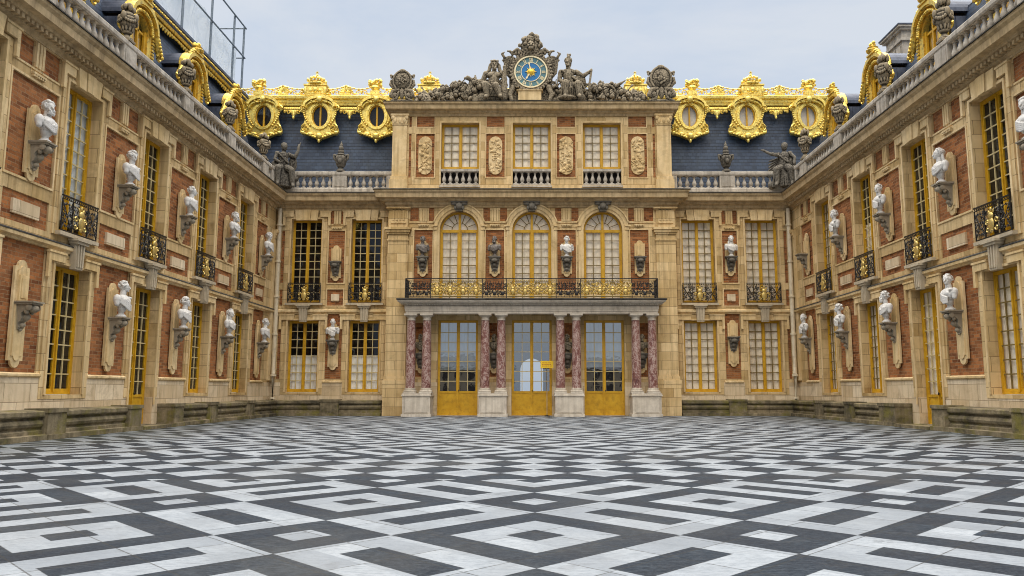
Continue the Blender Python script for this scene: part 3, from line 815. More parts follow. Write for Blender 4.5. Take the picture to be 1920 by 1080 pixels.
def wing_dormer(root, x):
    """gilded dormer: rope-edged jambs, curved hood with scrolls, crest, lead cheeks and curved lead top"""
    zb, zs = 13.25, 16.30; hw = .60; y = .95
    fr = MB()
    for s in (-1,1):
        a, b = sorted((s*hw, s*(hw+.34))); fr.box(a, b, y, y+.25, zb, zs)
        for q in range(22): 
            z = zb+.1+q*.15; a, b = sorted((s*(hw+.35), s*(hw+.52))); fr.box(a, b, y-.05, y+.12, z, z+.09)
        # scroll foot of the hood
        fr.limb([(s*(hw+.50),y-.06,zs+.34),(s*(hw+.62),y-.05,zs+.05),(s*(hw+.80),y-.03,zs-.30),(s*(hw+1.0),y-.02,zs-.50)],[.13,.15,.13,.09])
        for t in range(7): fr.ell((s*(hw+.56+.075*t), y-.16, zs+.22-.13*t), (.09,.07,.09), None, 8, 6)
        spiral(fr, s*(hw+1.02), zs-.55, .22, 1.2, PI/2, y-.02, .055, s)
    n = 16; out = []; inn = []
    for i in range(n+1):
        a = PI*i/n; out.append((-(hw+.34)*math.cos(a), zs+(.92)*math.sin(a))); inn.append((-hw*math.cos(a), zs+.60*math.sin(a)))
    fr.strip(out, inn, y, y+.25)
    o2 = [(-(hw+.52)*math.cos(PI*i/n), zs+.18+(.94)*math.sin(PI*i/n)) for i in range(n+1)]
    i2 = [(-(hw+.38)*math.cos(PI*i/n), zs+.16+(.80)*math.sin(PI*i/n)) for i in range(n+1)]
    fr.strip(o2, i2, y-.24, y+.2)
    o3 = [(-(hw+.5)*math.cos(PI*i/n), zs+.16+(.86)*math.sin(PI*i/n)) for i in range(n+1)]
    i3 = [(-(hw+.38)*math.cos(PI*i/n), zs+.12+(.78)*math.sin(PI*i/n)) for i in range(n+1)]
    fr.strip(o3, i3, y-.18, y-.001)
    rr = random.Random(11)
    for q in range(26):                                                       # garland hanging under the hood
        a = PI*q/25; fr.ell((-(hw+.20)*math.cos(a), y-.10, zs+.02+.72*math.sin(a)), (rr.uniform(.06,.1),.08,rr.uniform(.06,.1)), None, 7, 5)
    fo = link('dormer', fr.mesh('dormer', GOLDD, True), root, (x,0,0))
    cr = MB()                                                                  # crest: plinth, flaming urn, leaves
    cr.box(-.42,.42,y-.30,y+.1,zs+1.10,zs+1.20); cr.lathe([(.16,0),(.30,.08),(.34,.22),(.22,.34),(.26,.40),(.15,.46)],0,y-.1,zs+1.20,12)
    for s in (-1,1):
        for q in range(5): cr.ell((s*(.36+.13*q), y-.12, zs+1.22-.10*q+.08*(q%2)), (.13,.12,.13), None, 8, 6)
    for q in range(9): cr.ell((rr.uniform(-.2,.2), y-.1+rr.uniform(-.1,.1), zs+1.70+rr.uniform(-.06,.16)), (.09,.09,.12), None, 7, 5)
    crm = cr.mesh('crest', GOLDD, True); co = link('crest', crm, fo, (0,0,(zs+1.1)*.22)); co.scale = (.78,1,.78)
    ch = MB()
    L = 1.9
    for s in (-1,1):
        a, b = sorted((s*(hw+.30), s*(hw+.50))); ch.box(a, b, y+.252, y+L, zb, zs+.02)
        for q in range(4): a, b = sorted((s*(hw+.50), s*(hw+.53))); ch.box(a, b, y+.45+q*.38, y+.48+q*.38, zb, zs)
    o = [(-(hw+.56)*math.cos(PI*i/n), zs+.2+(.86)*math.sin(PI*i/n)) for i in range(n+1)]
    i_ = [(-(hw+.40)*math.cos(PI*i/n), zs+.2+(.76)*math.sin(PI*i/n)) for i in range(n+1)]
    ch.strip(o, i_, y+.2, y+L+.6)
    co2 = ch.build('lead_cheek', LEAD, fo)
    gl = MB(); gl.quad((-hw,y+.16,zb),(hw,y+.16,zb),(hw,y+.16,zs+.5),(-hw,y+.16,zs+.5)); g = gl.build('pane', GLASS, fo)
    bk = MB(); bk.box(-hw-.25,hw+.25,y+.9,y+.95,zb,zs+.7); b2 = bk.build('dark_interior', ROOM, fo)
    sh = MB(); 
    for s in (-1,1):
        a, b = sorted((s*.05, s*hw)); sh.box(a, b, y+.22, y+.26, zb+.05, zs+.02) if s else None
        a, b = sorted((s*(hw-.16), s*hw)); sh.box(a, b, y+.06, y+.15, zb, zs+.1)
    sh.box(-.05,.05,y+.10,y+.2,zb,zs+.55); sh.box(-hw+.16,hw-.16,y+.1,y+.15,zs-.1,zs)
    s_o = sh.build('shutter', YELLOW, fo)
    kids(fo, co, co2, g, b2, s_o)
    return fo

lw = empty('palace_wing', (XL, 0, 0), R(90))
tag(lw, 'long brick and stone palace wing with gilded dormers under the scaffold tarpaulin', 'building', 'facing palace wings')
rw = empty('palace_wing', (XR, 0, 0), R(-90))
tag(rw, 'brick and stone palace wing with a stone chimney, opposite the scaffolded wing', 'building', 'facing palace wings')
FXL = wing(-1, lw, {3: (SKYREF,.1,1)}, {})  # one upper window gets the sheet that imitates sky reflection
FXR = wing(1, rw, {0:(CREAM,0,1), 1:(CREAM,0,.55)}, {0:(CREAM,0,1),1:(CREAM,0,1),2:(CREAM,.2,1),3:(CREAM,0,1),4:(CREAM,0,1)})

# brackets and busts on the wings
names_up = {-1: ['with laurel curls', 'with cropped hair', 'of a bearded man', 'with veiled hair', 'with wavy curls'],
             1: ['', 'with cropped hair', 'of a bearded man', 'with veiled hair', 'with thick curls']}
def wing_brackets(s, root, xw, rz, empties):
    side = 'scaffolded wing' if s < 0 else 'chimney wing'
    order = ['first', 'second', 'third', 'fourth', 'fifth']
    for i, p in enumerate(PDS[:5]):
        pc = p if i else 2.45
        for fl, z, back in (('upper', 8.95 if s < 0 else 9.05, BACK_UP), ('lower', 4.08 if s < 0 else 4.33, BACK_LOW)):
            e = (fl, i) in empties
            bracket(root, s*pc, .0, z, back, CONSOLE, 'empty wall bracket with a plain stone tablet' if e else None, post=e)
            if e: continue
            kk = (i*2 + (fl == 'lower') + (s > 0)*3) % len(BUSTS)
            yy = -s*0 - pc
            x = xw + (.40 if s < 0 else -.40)
            kinds = ['curly haired', 'short haired', 'bearded', 'veiled', 'broad cloaked', 'curly cloaked']
            bust(BUSTS[kk], (x, -pc, z+.001), rz, 'white %s bust on the %s bracket, %s pier from corner of the %s' % (kinds[kk], fl, order[i], side), 1.07)
wing_brackets(-1, lw, XL, R(90), {('lower', 4)})
wing_brackets(1, rw, XR, R(-90), {('upper', 0)})

# ------------------------------------------------------------------ main block: side bays
mb_root = empty('palace_main_block', (0,0,0))
tag(mb_root, 'central palace block with three arched windows, slate roof and gilded round dormers', 'building')
SB = {'L': dict(x0=XL, x1=-8.45, win=[-13.43,-9.84], hw=.91, strip=(-12.1,-11.15)), 'R': dict(x0=8.45, x1=XR, win=[9.91,13.70], hw=.98, strip=(11.36,12.24))}
for key, B in SB.items():
    rects = [(B['x0'], B['x1'], 0, 13.2, 0, 'stone'), (B['x0'], B['x1'], 0, 1.9, .03, 'dado')]
    a, b = B['strip']; p = (a+b)/2
    k = 0
    for z0, z1, w in ((2.1,5.9,0),(6.4,7.36,0),(7.75,10.9,0),(11.32,12.12,.04)):
        if z0 > 11: rects.append((a-w, p, z0, z1, -.05, 'brick%d' % k)); rects.append((p, b+w, z0, z1, -.05, 'brick%d' % (k+1))); k += 2
        else: rects.append((a-w, b+w, z0, z1, -.05, 'brick%d' % k)); k += 1
    rects.append((p-.22, p+.22, 11.32, 12.12, .02, 'stone'))
    ex = B['x0']+.42 if key == 'L' else B['x1']-.42
    for z0, z1 in ((2.1,5.9),(6.4,7.36),(7.75,10.9),(11.32,12.1)): rects.append((ex-.09, ex+.09, z0, z1, -.06, 'brick%d' % k)); k += 1
    for w in B['win']:
        rects.append((w-B['hw']-.3, w+B['hw']+.3, 1.2, 5.85, .05, 'stone')); rects.append((w-B['hw']-.3, w+B['hw']+.3, 6.42, 11.75, .05, 'stone'))
    for w in B['win']:
        rects.append((w-B['hw'], w+B['hw'], 1.33, 5.52, 0, None)); rects.append((w-B['hw'], w+B['hw'], 6.55, 11.6, 0, None))
    out = relief(rects, back=.42)
    out['stone'].build('wall', LIME, mb_root); out['dado'].build('dado', PALE, mb_root); build_bricks(out, mb_root)
    tr, con = MB(), MB()
    pediment_block(tr, p); panel_frame(tr, a, b, 7.75, 10.9); panel_frame(tr, a, b, 6.4, 7.36, 0, .06, .03); panel_frame(tr, a-.04, b+.04, 11.32, 12.12, 0, .06, .03)
    tr.sweep(SILLB, [(a-.1,0),(b+.1,0)])
    for w in B['win']:
        keystones(tr, w, .05); lower_keystones(tr, w, .05); con = MB(); balcony_console(con, w, .05); con.build('balcony_bracket', CONS, mb_root)
        reveal_edge(tr, w, B['hw'], 6.55, 11.6, .05); reveal_edge(tr, w, B['hw'], 1.33, 5.52, .05)
    tr.build('stone_trim', LIME2, mb_root)
    plaques(mb_root, [(p, .24, 6.66, 7.09)])
    for j, w in enumerate(B['win']):
        lc = (WHITEC, 0, .52) if key == 'L' else (CREAM, 0, 1)
        uc = None if key == 'L' else (CREAM, .0, 1)
        window(mb_root, w, .30, 1.34, B['hw']-.005, 4.17, 8, 'window', 0, 2, lc, GLASS, seed=j)
        window(mb_root, w, .30, 6.56, B['hw']-.005, 5.03, 10, 'window', 0, 2, uc, GLASS, seed=j+5)
        balconet(mb_root, w, -.16, 6.54, BALC if key == 'R' else BALC2)
    e_up, e_lo = (True, False) if key == 'L' else (False, True)
    bracket(mb_root, p, .0, 9.3 if key == 'R' else 9.0, BACK_C, CONSOLED, 'empty wall bracket with a plain stone tablet' if e_up else None, e_up)
    bracket(mb_root, p, .0, 4.36 if key == 'L' else 4.55, BACK_CL, CONSOLED, 'empty wall bracket with a plain stone tablet' if e_lo else None, e_lo)
    if not e_up: bust(BUSTS[3], (p, -.32, 9.301), R(15), 'white bust between two tall curtained windows, above an empty bracket', .98)
    if not e_lo: bust(BUSTS[4], (p, -.32, 4.361), R(-10), 'white bust between two dark windows, below an empty bracket', .98)

for x0, x1 in ((XL, XL+.28), (XR-.28, XR)):
    q = MB(); q.box(x0,x1,-.10,0,2.25,10.35); q.box(x0,x1,-.16,0,1.95,2.249); q.box(x0,x1,-.14,0,10.351,10.5); q.box(x0,x1,-.20,0,10.501,10.66); q.box(x0,x1,-.27,0,10.661,10.85)
    q.build('corner_pilaster', LIME2, mb_root)
CP = [(XL,0),(-8.45,0),(-8.45,-.8),(8.45,-.8),(8.45,0),(XR,0)]
MB().sweep(CORNICE, CP, 1, 1).build('cornice', CORN, mb_root)
MB().sweep([(.45,13.145),(.80,13.035),(.80,13.075),(.45,13.185)], CP, 1, 1).build('shadow_strip', SLAB_SHADOW, mb_root)  # shadow line along the main cornice, drawn as a dark strip
MB().sweep(STRING, [(XL,0),(-8.47,0)], 1, 0).build('string_course', LIME2, mb_root)
MB().sweep(STRING, [(8.47,0),(XR,0)], 0, 1).build('string_course', LIME2, mb_root)

# ------------------------------------------------------------------ main block: projecting centre
AX = [-4.26, 0.0, 4.18]
Y0 = -.8
cen = empty('projecting_centre', (0, Y0, 0)); bpy.data.objects.remove(cen)
def off(o): o.location.y += Y0; return o
rects = [(-8.45, 8.45, 0, 13.25, 0, 'stone'), (-8.45, 8.45, 0, 1.9, .02, 'dado')]
BKC = [-6.35, -2.16, 2.04, 6.31]
k = 0
for p in BKC:
    rects.append((p-.54, p+.54, 7.2, 10.78, -.05, 'brick%d' % k)); k += 1
    rects.append((p-.42, p+.42, 2.2, 5.3, -.05, 'brick%d' % k)); k += 1
for a, b in ((-7.15,-5.75),(-2.85,-1.45),(1.38,2.76),(5.68,7.15)):
    rects.append((a, (a+b)/2, 11.32, 12.1, -.05, 'brick%d' % k)); rects.append(((a+b)/2, b, 11.32, 12.1, -.05, 'brick%d' % (k+1))); k += 2
for p in BKC: rects.append((p-.3, p+.3, 11.32, 12.1, .02, 'stone'))
for x in AX:
    rects.append((x-1.16, x+1.16, 6.56, 11.93, 0, None)); rects.append((x-1.16, x+1.16, .02, 5.48, 0, None))
out = relief(rects, back=.42)
off(out['stone'].build('wall', LIME, mb_root)); off(out['dado'].build('dado', PALE, mb_root))
for t, m in out.items():
    if t.startswith('brick'): off(m.build('brick_panel', BRICK, mb_root))
tr = MB()
NA = 20
for x in AX:
    arc = [(x-1.14*math.cos(PI*i/NA), 10.77+1.14*math.sin(PI*i/NA)) for i in range(NA+1)]
    top = [(q[0], 11.935) for q in arc]; top[0] = (x-1.165, 11.935); top[-1] = (x+1.165, 11.935)
    tr.strip(top, arc, -.002, .42)
    for s in (-1,1): a, b = sorted((x+s*1.14, x+s*1.165)); tr.box(a, b, -.002, .42, 6.56, 10.77)
    for r0, r1, d in ((1.14,1.30,.05),(1.30,1.52,.10),(1.52,1.60,.15)):
        o = [(x-r1*math.cos(PI*i/NA), 10.77+r1*math.sin(PI*i/NA)) for i in range(NA+1)]
        ii = [(x-r0*math.cos(PI*i/NA), 10.77+r0*math.sin(PI*i/NA)) for i in range(NA+1)]
        if r1 > 1.58:
            o = [q for q in o if q[1] > 11.05]; ii = ii[len([1 for q in ii[:NA//2] if 0])+ (NA+1-len(o))//2: (NA+1+len(o))//2]
        tr.strip(o, ii, -d, .0)
    for s in (-1,1):
        a, b = sorted((x+s*1.14, x+s*1.45)); tr.box(a, b, -.06, 0, 6.56, 10.769)
        a, b = sorted((x+s*1.30, x+s*1.62)); tr.box(a, b, -.15, -.101, 10.98, 11.06)
for p in BKC:
    panel_frame(tr, p-.54, p+.54, 7.2, 10.78, 0, .06, .03)
    pediment_block(tr, p); tr.box(p-.85, p+.85, -.06, 0, 11.20, 11.28)
    for zz in (0,): pass
off(tr.build('stone_trim', LIME2, mb_root))
for x in AX:                                                              # dark carved keystones
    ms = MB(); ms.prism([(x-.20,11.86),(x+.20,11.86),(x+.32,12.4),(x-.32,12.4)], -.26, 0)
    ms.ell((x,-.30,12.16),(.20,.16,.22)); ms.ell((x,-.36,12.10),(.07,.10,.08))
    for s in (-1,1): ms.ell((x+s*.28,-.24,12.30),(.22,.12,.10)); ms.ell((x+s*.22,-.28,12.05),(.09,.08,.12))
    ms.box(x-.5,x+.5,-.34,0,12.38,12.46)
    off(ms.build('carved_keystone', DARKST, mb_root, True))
# giant pilasters at the ends of the centre
for a, b in ((-8.40,-7.24),(7.27,8.41)):
    pil = MB(); pil.box(a, b, Y0-.14, Y0, 2.25, 10.12)
    pil.box(a-.06, b+.06, Y0-.20, Y0, 2.02, 2.25); pil.box(a-.12, b+.12, Y0-.26, Y0, 1.80, 2.02); pil.box(a-.10, b+.10, Y0-.24, Y0, .0, 1.795)
    pil.box(a-.05, b+.05, Y0-.19, Y0, 10.12, 10.22); pil.box(a, b, Y0-.16, Y0, 10.22, 10.5)
    pil.box(a-.06, b+.06, Y0-.22, Y0, 10.5, 10.62); pil.box(a-.13, b+.13, Y0-.30, Y0, 10.62, 10.76); pil.box(a-.2, b+.2, Y0-.36, Y0, 10.76, 10.9)
    pil.box(a+.03, b-.03, Y0-.12, Y0, 10.905, 12.1); m = (a+b)/2
    for q in (-.3,-.1,.1,.3): pil.box(m+q-.05, m+q+.05, Y0-.16, Y0-.119, 11.35, 12.0)
    pil.box(m-.45, m+.45, Y0-.18, Y0-.119, 11.15, 11.22)
    pil.box(a-.06, b+.06, Y0-.16, Y0, 11.95, 12.03); pil.box(a-.14, b+.14, Y0-.26, Y0, 12.03, 12.11)
    pil.build('giant_pilaster', LIME, mb_root)
ret = MB()
for s in (-1,1): ret.quad((s*8.45,Y0,0),(s*8.45,.02,0),(s*8.45,.02,13.25),(s*8.45,Y0,13.25))
ret.build('return_wall', LIME, mb_root)
# arched windows
def arched_window(parent, x, y, z0, hw, zs, seed):
    fr, ba, pa = MB(), MB(), MB(); t = .10; n = 20
    h = zs - z0
    fr.box(-hw,-hw+t,0,.12,0,h); fr.box(hw-t,hw,0,.12,0,h)
    fr.box(-.065,.065,-.03,.1,.1,h+hw-.10); fr.box(-hw+t,hw-t,0,.12,0,.1); fr.box(-hw+t,-.065,-.01,.12,h-.09,h+.07); fr.box(.065,hw-t,-.01,.12,h-.09,h+.07)
    fr.strip([(-hw*math.cos(PI*i/n), h+hw*math.sin(PI*i/n)) for i in range(n+1)], [(-(hw-t)*math.cos(PI*i/n), h+(hw-t)*math.sin(PI*i/n)) for i in range(n+1)], 0, .12)
    for s in (-1,1):
        a, b = sorted((s*.065, s*(hw-t)))
        fr.box(a,a+.06,.02,.08,.1,h-.09); fr.box(b-.06,b,.02,.08,.1,h-.09); fr.box(a+.06,b-.06,.02,.08,.1,.2)
        ga, gb = a+.06, b-.06; m = (ga+gb)/2
        ba.box(m-.021,m+.021,.03,.07,.2,h-.09)
        for q in range(1,8):
            z = .2+(h-.29)*q/8.0
            ba.box(ga,m-.021,.03,.07,z-.021,z+.021); ba.box(m+.021,gb,.03,.07,z-.021,z+.021)
        for ang in (25, 50, 72):
            c, sn = math.cos(R(ang))*s, math.sin(R(ang))
            ba.tube([(c*.46,.05,h+.04+sn*.46),(c*(hw-t),.05,h+sn*(hw-t))], .02, 4)
    ba.tube([(-.46*math.cos(PI*i/12),.05,h+.05+.46*math.sin(PI*i/12)) for i in range(13)], .02, 4)
    pts = [(-(hw-.05),.055,.0),(hw-.05,.055,0)] + [((hw-.05)*math.cos(PI*i/n),.055,h+(hw-.05)*math.sin(PI*i/n)) for i in range(n+1)]
    pa.add(pts, [tuple(range(len(pts)))])
    o = fr.build('arched_window', YELLOW, parent, False, (x,y,z0))
    ba.build('glazing_bars', MUNTIN_SHADE, o); pa.build('pane', GLASS, o)
    curtain_sheet(-hw+.03,hw-.03,.02,h+hw*.0,.16,seed,.03); cs_ = curtain_sheet(-hw+.03,hw-.03,.02,h,.16,seed,.03); cs_.add([(-hw+.03,.16,h),(hw-.03,.16,h)]+[((hw-.03)*math.cos(PI*i/n),.16,h+(hw-.03)*math.sin(PI*i/n)) for i in range(n+1)], [tuple(range(n+3))]); cs_.build('curtain', CREAM, o, True)
    MB().box(-hw-.2,hw+.2,.6,.65,-.2,h+hw+.3).build('dark_interior', ROOM, o)
for j, x in enumerate(AX): arched_window(mb_root, x, Y0+.28, 6.57, 1.135, 10.77, 20+j)
for i, p in enumerate(BKC):
    e = i == 3
    bracket(mb_root, p, .8, 9.15, BACK_C, CONSOLED, 'empty wall bracket with a plain stone tablet' if e else None, e)
lab = ['dark stone bust above the balcony, beside the giant pilaster', 'dark stone bust above the balcony, between two arched windows', 'white bust above the balcony, beside the empty bracket']
for i, (me, rz) in enumerate(((BUSTD[0], 20), (BUSTD[1], -15), (BUSTS[0], 10))):
    bust(me, (BKC[i], Y0-.32, 9.151), R(rz), lab[i], .95)
# doors under the portico
dcur = [(SKYREF,.47,1), None, (SKYREF,.50,1)]  # upper door panes backed by sheets that imitate reflected sky
for j, x in enumerate(AX):
    o = window(mb_root, x, Y0+.24, .03, 1.155, 5.44, 7, 'double_door', 1.28, 2, dcur[j], GLASSD, seed=40+j)
# vestibule behind the middle door: open through an arch to the far side
for c in [c for c in bpy.data.objects if c.name.startswith('dark_interior') and c.parent and c.parent.name.startswith('double_door') and abs(c.parent.location.x) < .1]: bpy.data.objects.remove(c)
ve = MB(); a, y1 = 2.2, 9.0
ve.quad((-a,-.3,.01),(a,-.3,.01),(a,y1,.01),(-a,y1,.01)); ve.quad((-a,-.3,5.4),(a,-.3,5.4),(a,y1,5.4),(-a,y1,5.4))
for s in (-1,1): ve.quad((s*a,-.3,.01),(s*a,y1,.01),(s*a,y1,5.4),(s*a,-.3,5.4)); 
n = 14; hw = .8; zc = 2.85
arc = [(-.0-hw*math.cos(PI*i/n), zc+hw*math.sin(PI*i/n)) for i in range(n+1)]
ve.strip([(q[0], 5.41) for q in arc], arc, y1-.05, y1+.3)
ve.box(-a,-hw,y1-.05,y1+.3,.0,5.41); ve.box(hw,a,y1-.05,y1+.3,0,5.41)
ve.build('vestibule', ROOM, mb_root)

# ------------------------------------------------------------------ attic storey
def rect_attic():
    H0, H1 = 13.2, 17.95
    rects = [(-8.25, 8.25, H0, H1, 0, 'stone')]; k = 0
    bx = [-6.34, -2.16, 2.05, 6.30]
    for p in bx:
        rects.append((p-.55, p+.55, 13.95, 16.62, -.05, 'brick%d' % k)); k += 1
        rects.append((p-.53, p+.53, 17.05, 17.7, -.05, 'brick%d' % k)); k += 1
    for x in (-7.25, 7.28): rects.append((x-.07, x+.07, 13.95, 16.62, -.05, 'brick%d' % k)); k += 1; rects.append((x-.07, x+.07, 17.05, 17.7, -.05, 'brick%d' % k)); k += 1
    for x in AX: rects.append((x-1.4, x+1.4, 13.5, 17.6, .04, 'stone'))
    for x in AX: rects.append((x-1.13, x+1.13, 13.5, 17.3, 0, None))
    out = relief(rects, back=.5)
    off(out['stone'].build('attic_wall', LIME, mb_root))
    for t, m in out.items():
        if t.startswith('brick'): off(m.build('brick_panel', BRICK, mb_root))
    tr = MB()
    for p in bx: panel_frame(tr, p-.55, p+.55, 13.95, 16.62, 0, .06, .03); panel_frame(tr, p-.53, p+.53, 17.05, 17.7, 0, .05, .025)
    for x in AX: reveal_edge(tr, x, 1.13, 13.5, 17.3, .04)
    tr.box(-8.25, 8.25, -.07, 0, 13.2, 13.48)
    off(tr.build('stone_trim', LIME2, mb_root))
    # carved trophies hung in the brick panels
    for i, p in enumerate(bx):
        rr = random.Random(30+i); rl = MB()
        r = .36
        pts = [(p-.40,14.6),(p-.40,16.0)] + [(p-r*math.cos(PI*q/8)*1.1, 16.05+.42*math.sin(PI*q/8)) for q in range(9)] + [(p+.40,16.0),(p+.40,14.6)] + [(p+r*1.1*math.cos(PI*q/8), 14.55-.42*math.sin(PI*q/8)) for q in range(9)]
        rl.prism(pts, -.02, .06)
        for q in range(44):
            x, z = p+rr.uniform(-.3,.3), rr.uniform(14.3,16.3); ang = rr.uniform(-1.5,1.5)
            if q % 3: rl.ell((x,-.03,z),(rr.uniform(.05,.12),.06,rr.uniform(.05,.16)), Matrix.Rotation(ang,3,'Y'), 7, 5)
            else: rl.cap((x-.14*math.sin(ang),-.03,z-.14*math.cos(ang)),(x+.14*math.sin(ang),-.05,z+.14*math.cos(ang)),.035,.03,6)
        off(rl.build('carved_relief', LIME2, mb_root, True))
    for a, b in ((-8.29,-7.44),(7.44,8.29)):
        pl = MB(); pl.box(a, b, Y0-.13, Y0, 14.0, 17.12); pl.box(a-.07, b+.07, Y0-.20, Y0, 13.78, 14.0); pl.box(a-.12, b+.12, Y0-.26, Y0, 13.21, 13.779)
        pl.box(a-.03, b+.03, Y0-.16, Y0, 17.12, 17.2)
        pl.prism([(a,17.2),(b,17.2),(b+.1,17.68),(a-.1,17.68)], Y0-.20, Y0); pl.box(a-.12, b+.12, Y0-.26, Y0, 17.68, 17.8)
        for s, xx in ((-1,a),(1,b)):
            for q in range(3): pl.ell((xx-s*.03+s*.0, Y0-.2, 17.58-q*.02),(.12,.09,.12),None,8,6)
        for q in range(3): pl.ell((a+(b-a)*(q+.5)/3, Y0-.2, 17.4),(.11,.07,.17),None,8,6)
        pl.build('attic_pilaster', LIME2, mb_root)
    AC = [(0,17.72),(.06,17.72),(.08,17.82),(.2,17.9),(.22,17.98),(.44,18.04),(.46,18.26),(.54,18.34),(.56,18.44),(.4,18.5),(-.3,18.54),(-.3,17.72)]
    MB().sweep(AC, [(-8.27,1.3),(-8.27,Y0),(8.27,Y0),(8.27,1.3)]).build('attic_cornice', CORN, mb_root)
    MB().sweep([(.3,18.535),(.58,18.445),(.58,18.48),(.3,18.57)], [(-8.27,1.3),(-8.27,Y0),(8.27,Y0),(8.27,1.3)]).build('shadow_strip', SLAB_SHADOW, mb_root)  # dark strip added as the attic cornice's shadow line
    sd = MB()
    for s in (-1,1): sd.quad((s*8.25,Y0,13.2),(s*8.25,1.35,13.2),(s*8.25,1.35,17.95),(s*8.25,Y0,17.95))
    sd.build('return_wall', LIME, mb_root)
    fl = MB(); fl.quad((-8.3,Y0+.3,18.53),(8.3,Y0+.3,18.53),(8.3,1.5,18.53),(-8.3,1.5,18.53)); fl.build('lead_flat', LEAD, mb_root)
    for j, x in enumerate(AX):
        window(mb_root, x, Y0+.30, 14.5, 1.125, 2.79, 5, 'window', 0, 2, (CREAM, 0, 1), GLASS, seed=60+j)
        b = MB(); b.box(x-1.13, x+1.13, Y0-.06, Y0+.22, 13.49, 13.56); b.box(x-1.13, x+1.13, Y0-.09, Y0+.24, 14.30, 14.45); b.box(x-1.2, x+1.2, Y0-.26, Y0-.071, 13.30, 13.4)
        bo = b.build('balustrade', BALU, mb_root)
        for q in range(6): link('baluster', BALMD, bo, (x-1.13+2.26*(q+.5)/6, Y0+.08, 13.545)).scale = (1,1,.965)
        MB().box(x-1.13, x+1.13, Y0+.30, Y0+.34, 13.5, 14.49).build('dark_backing', ROOM, bo)
rect_attic()
# ------------------------------------------------------------------ side balustrades and main roof
bp = [(.12,13.18),(.12,13.44),(.08,13.52),(-.30,13.52),(-.30,13.18)]
rp = [(.07,14.27),(.11,14.33),(.11,14.47),(.06,14.53),(-.28,14.53),(-.33,14.47),(-.33,14.33),(-.29,14.27)]
runs = {'L': [(-14.35,-12.0),(-11.15,-8.75)], 'R': [(8.75,11.32),(12.25,14.6)]}
for key in 'LR':
    bal = MB(); (a0,a1),(b0,b1) = runs[key]
    lo, hi = (XL+.4, -8.3) if key == 'L' else (8.3, XR-.4)
    bal.sweep(bp, [(lo,0),(hi,0)]); bal.sweep(rp, [(lo,0),(hi,0)])
    bal.box(a1, b0, -.085, .29, 13.521, 14.269); bal.box(a1+.12, b0-.12, -.11, -.084, 13.62, 14.18)
    bal.box(lo, a0, -.085, .29, 13.521, 14.269); bal.box(b1, hi, -.085, .29, 13.521, 14.269)
    bo = bal.build('balustrade', BALU, mb_root)
    for a, b in runs[key]:
        for q in range(6): link('baluster', BALM, bo, (a+(b-a)*(q+.5)/6, .11, 13.52))
for a, b in ((-19.2,-8.2),(8.2,19.4)):
    rf = MB(); rf.quad((a,.3,13.2),(b,.3,13.2),(b,1.0,13.22),(a,1.0,13.22)); rf.quad((a,1.0,13.22),(b,1.0,13.22),(b,2.3,19.5),(a,2.3,19.5))
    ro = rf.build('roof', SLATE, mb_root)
RXS = (-19.2, 19.4)
fl = MB(); fl.quad((RXS[0],2.2,19.6),(RXS[1],2.2,19.6),(RXS[1],9,20.05),(RXS[0],9,20.05)); fl.build('lead_flat', LEAD, ro)
GC = [(0,19.15),(.08,19.15),(.12,19.3),(.26,19.36),(.28,19.5),(.34,19.52),(.36,19.66),(.5,19.74),(.52,19.88),(.42,19.97),(-.1,20.0)]
gc = MB(); gc.sweep(GC, [(RXS[0],2.0),(RXS[1],2.0)])
rr = random.Random(8)
n = int((RXS[1]-RXS[0])/.16)
for q in range(n):                                                           # leaf beads along the moulding
    x = RXS[0]+.08+q*.16; gc.ell((x,1.60,19.78),(.06,.05,.07),None,6,4)
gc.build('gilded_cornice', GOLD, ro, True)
DORM = [-16.85, -13.3, -9.74, 9.92, 13.53, 17.38]
# lambrequin drops between the dormers
def lambrequin(la, xa, xb):
    m = (xa+xb)/2; n = 11
    for q in range(n):
        t = -1+2*q/(n-1); x = m+t*(xb-xa)/2
        d = .16+.50*max(0,1-abs(t)*2.2)+.16*(abs(t) > .8)+.10*(q%2)
        la.ell((x,1.72,19.12-d*.42),(.10,.07,d*.5),None,7,6)
        la.ell((x,1.70,19.12),(.12,.08,.10),None,7,5)
    la.ell((m,1.66,18.52),(.07,.07,.09),None,7,5)
    spiral(la, m-.3, 18.86, .14, 1.2, 0, 1.66, .035, 1); spiral(la, m+.3, 18.86, .14, 1.2, PI, 1.66, .035, -1)
for a, b in ((-15.65,-14.5),(-12.1,-10.95),(11.1,12.35),(14.7,16.2)): la = MB(); lambrequin(la, a, b); la.build('gilded_lambrequin', GOLD, ro, True)
# open cresting along the ridge
cr = MB(); rr = random.Random(21)
x = RXS[0]+.3
while x < RXS[1]-.3:
    for s in (-1,1): spiral(cr, x+s*.22, 20.19, .17, 1.3, PI if s>0 else 0, 1.7, .034, -s)
    cr.ell((x,1.68,20.22),(.07,.05,.16),None,6,5); cr.ell((x+.45,1.68,20.10),(.16,.06,.07),None,6,4)
    x += .9
NODES = [-19.0,-17.35,-15.8,-13.72,-11.8,-9.95,-8.2,-6.5,-4.4,4.4,6.6,8.3,10.2,11.85,14.0,15.75,17.6,19.2]
for a, b in zip(NODES, NODES[1:]):
    n = 14
    pts = [(a+(b-a)*q/n, 1.68, 20.62-.22*math.sin(PI*q/n)) for q in range(n+1)]
    cr.tube(pts, .035, 5)
    for q in range(n+1):
        if q % 2 == 0: cr.ell(pts[q], (.075,.06,.06+.02*rr.random()), None, 6, 4)
cr.build('gilded_cresting', GOLD, ro, True)
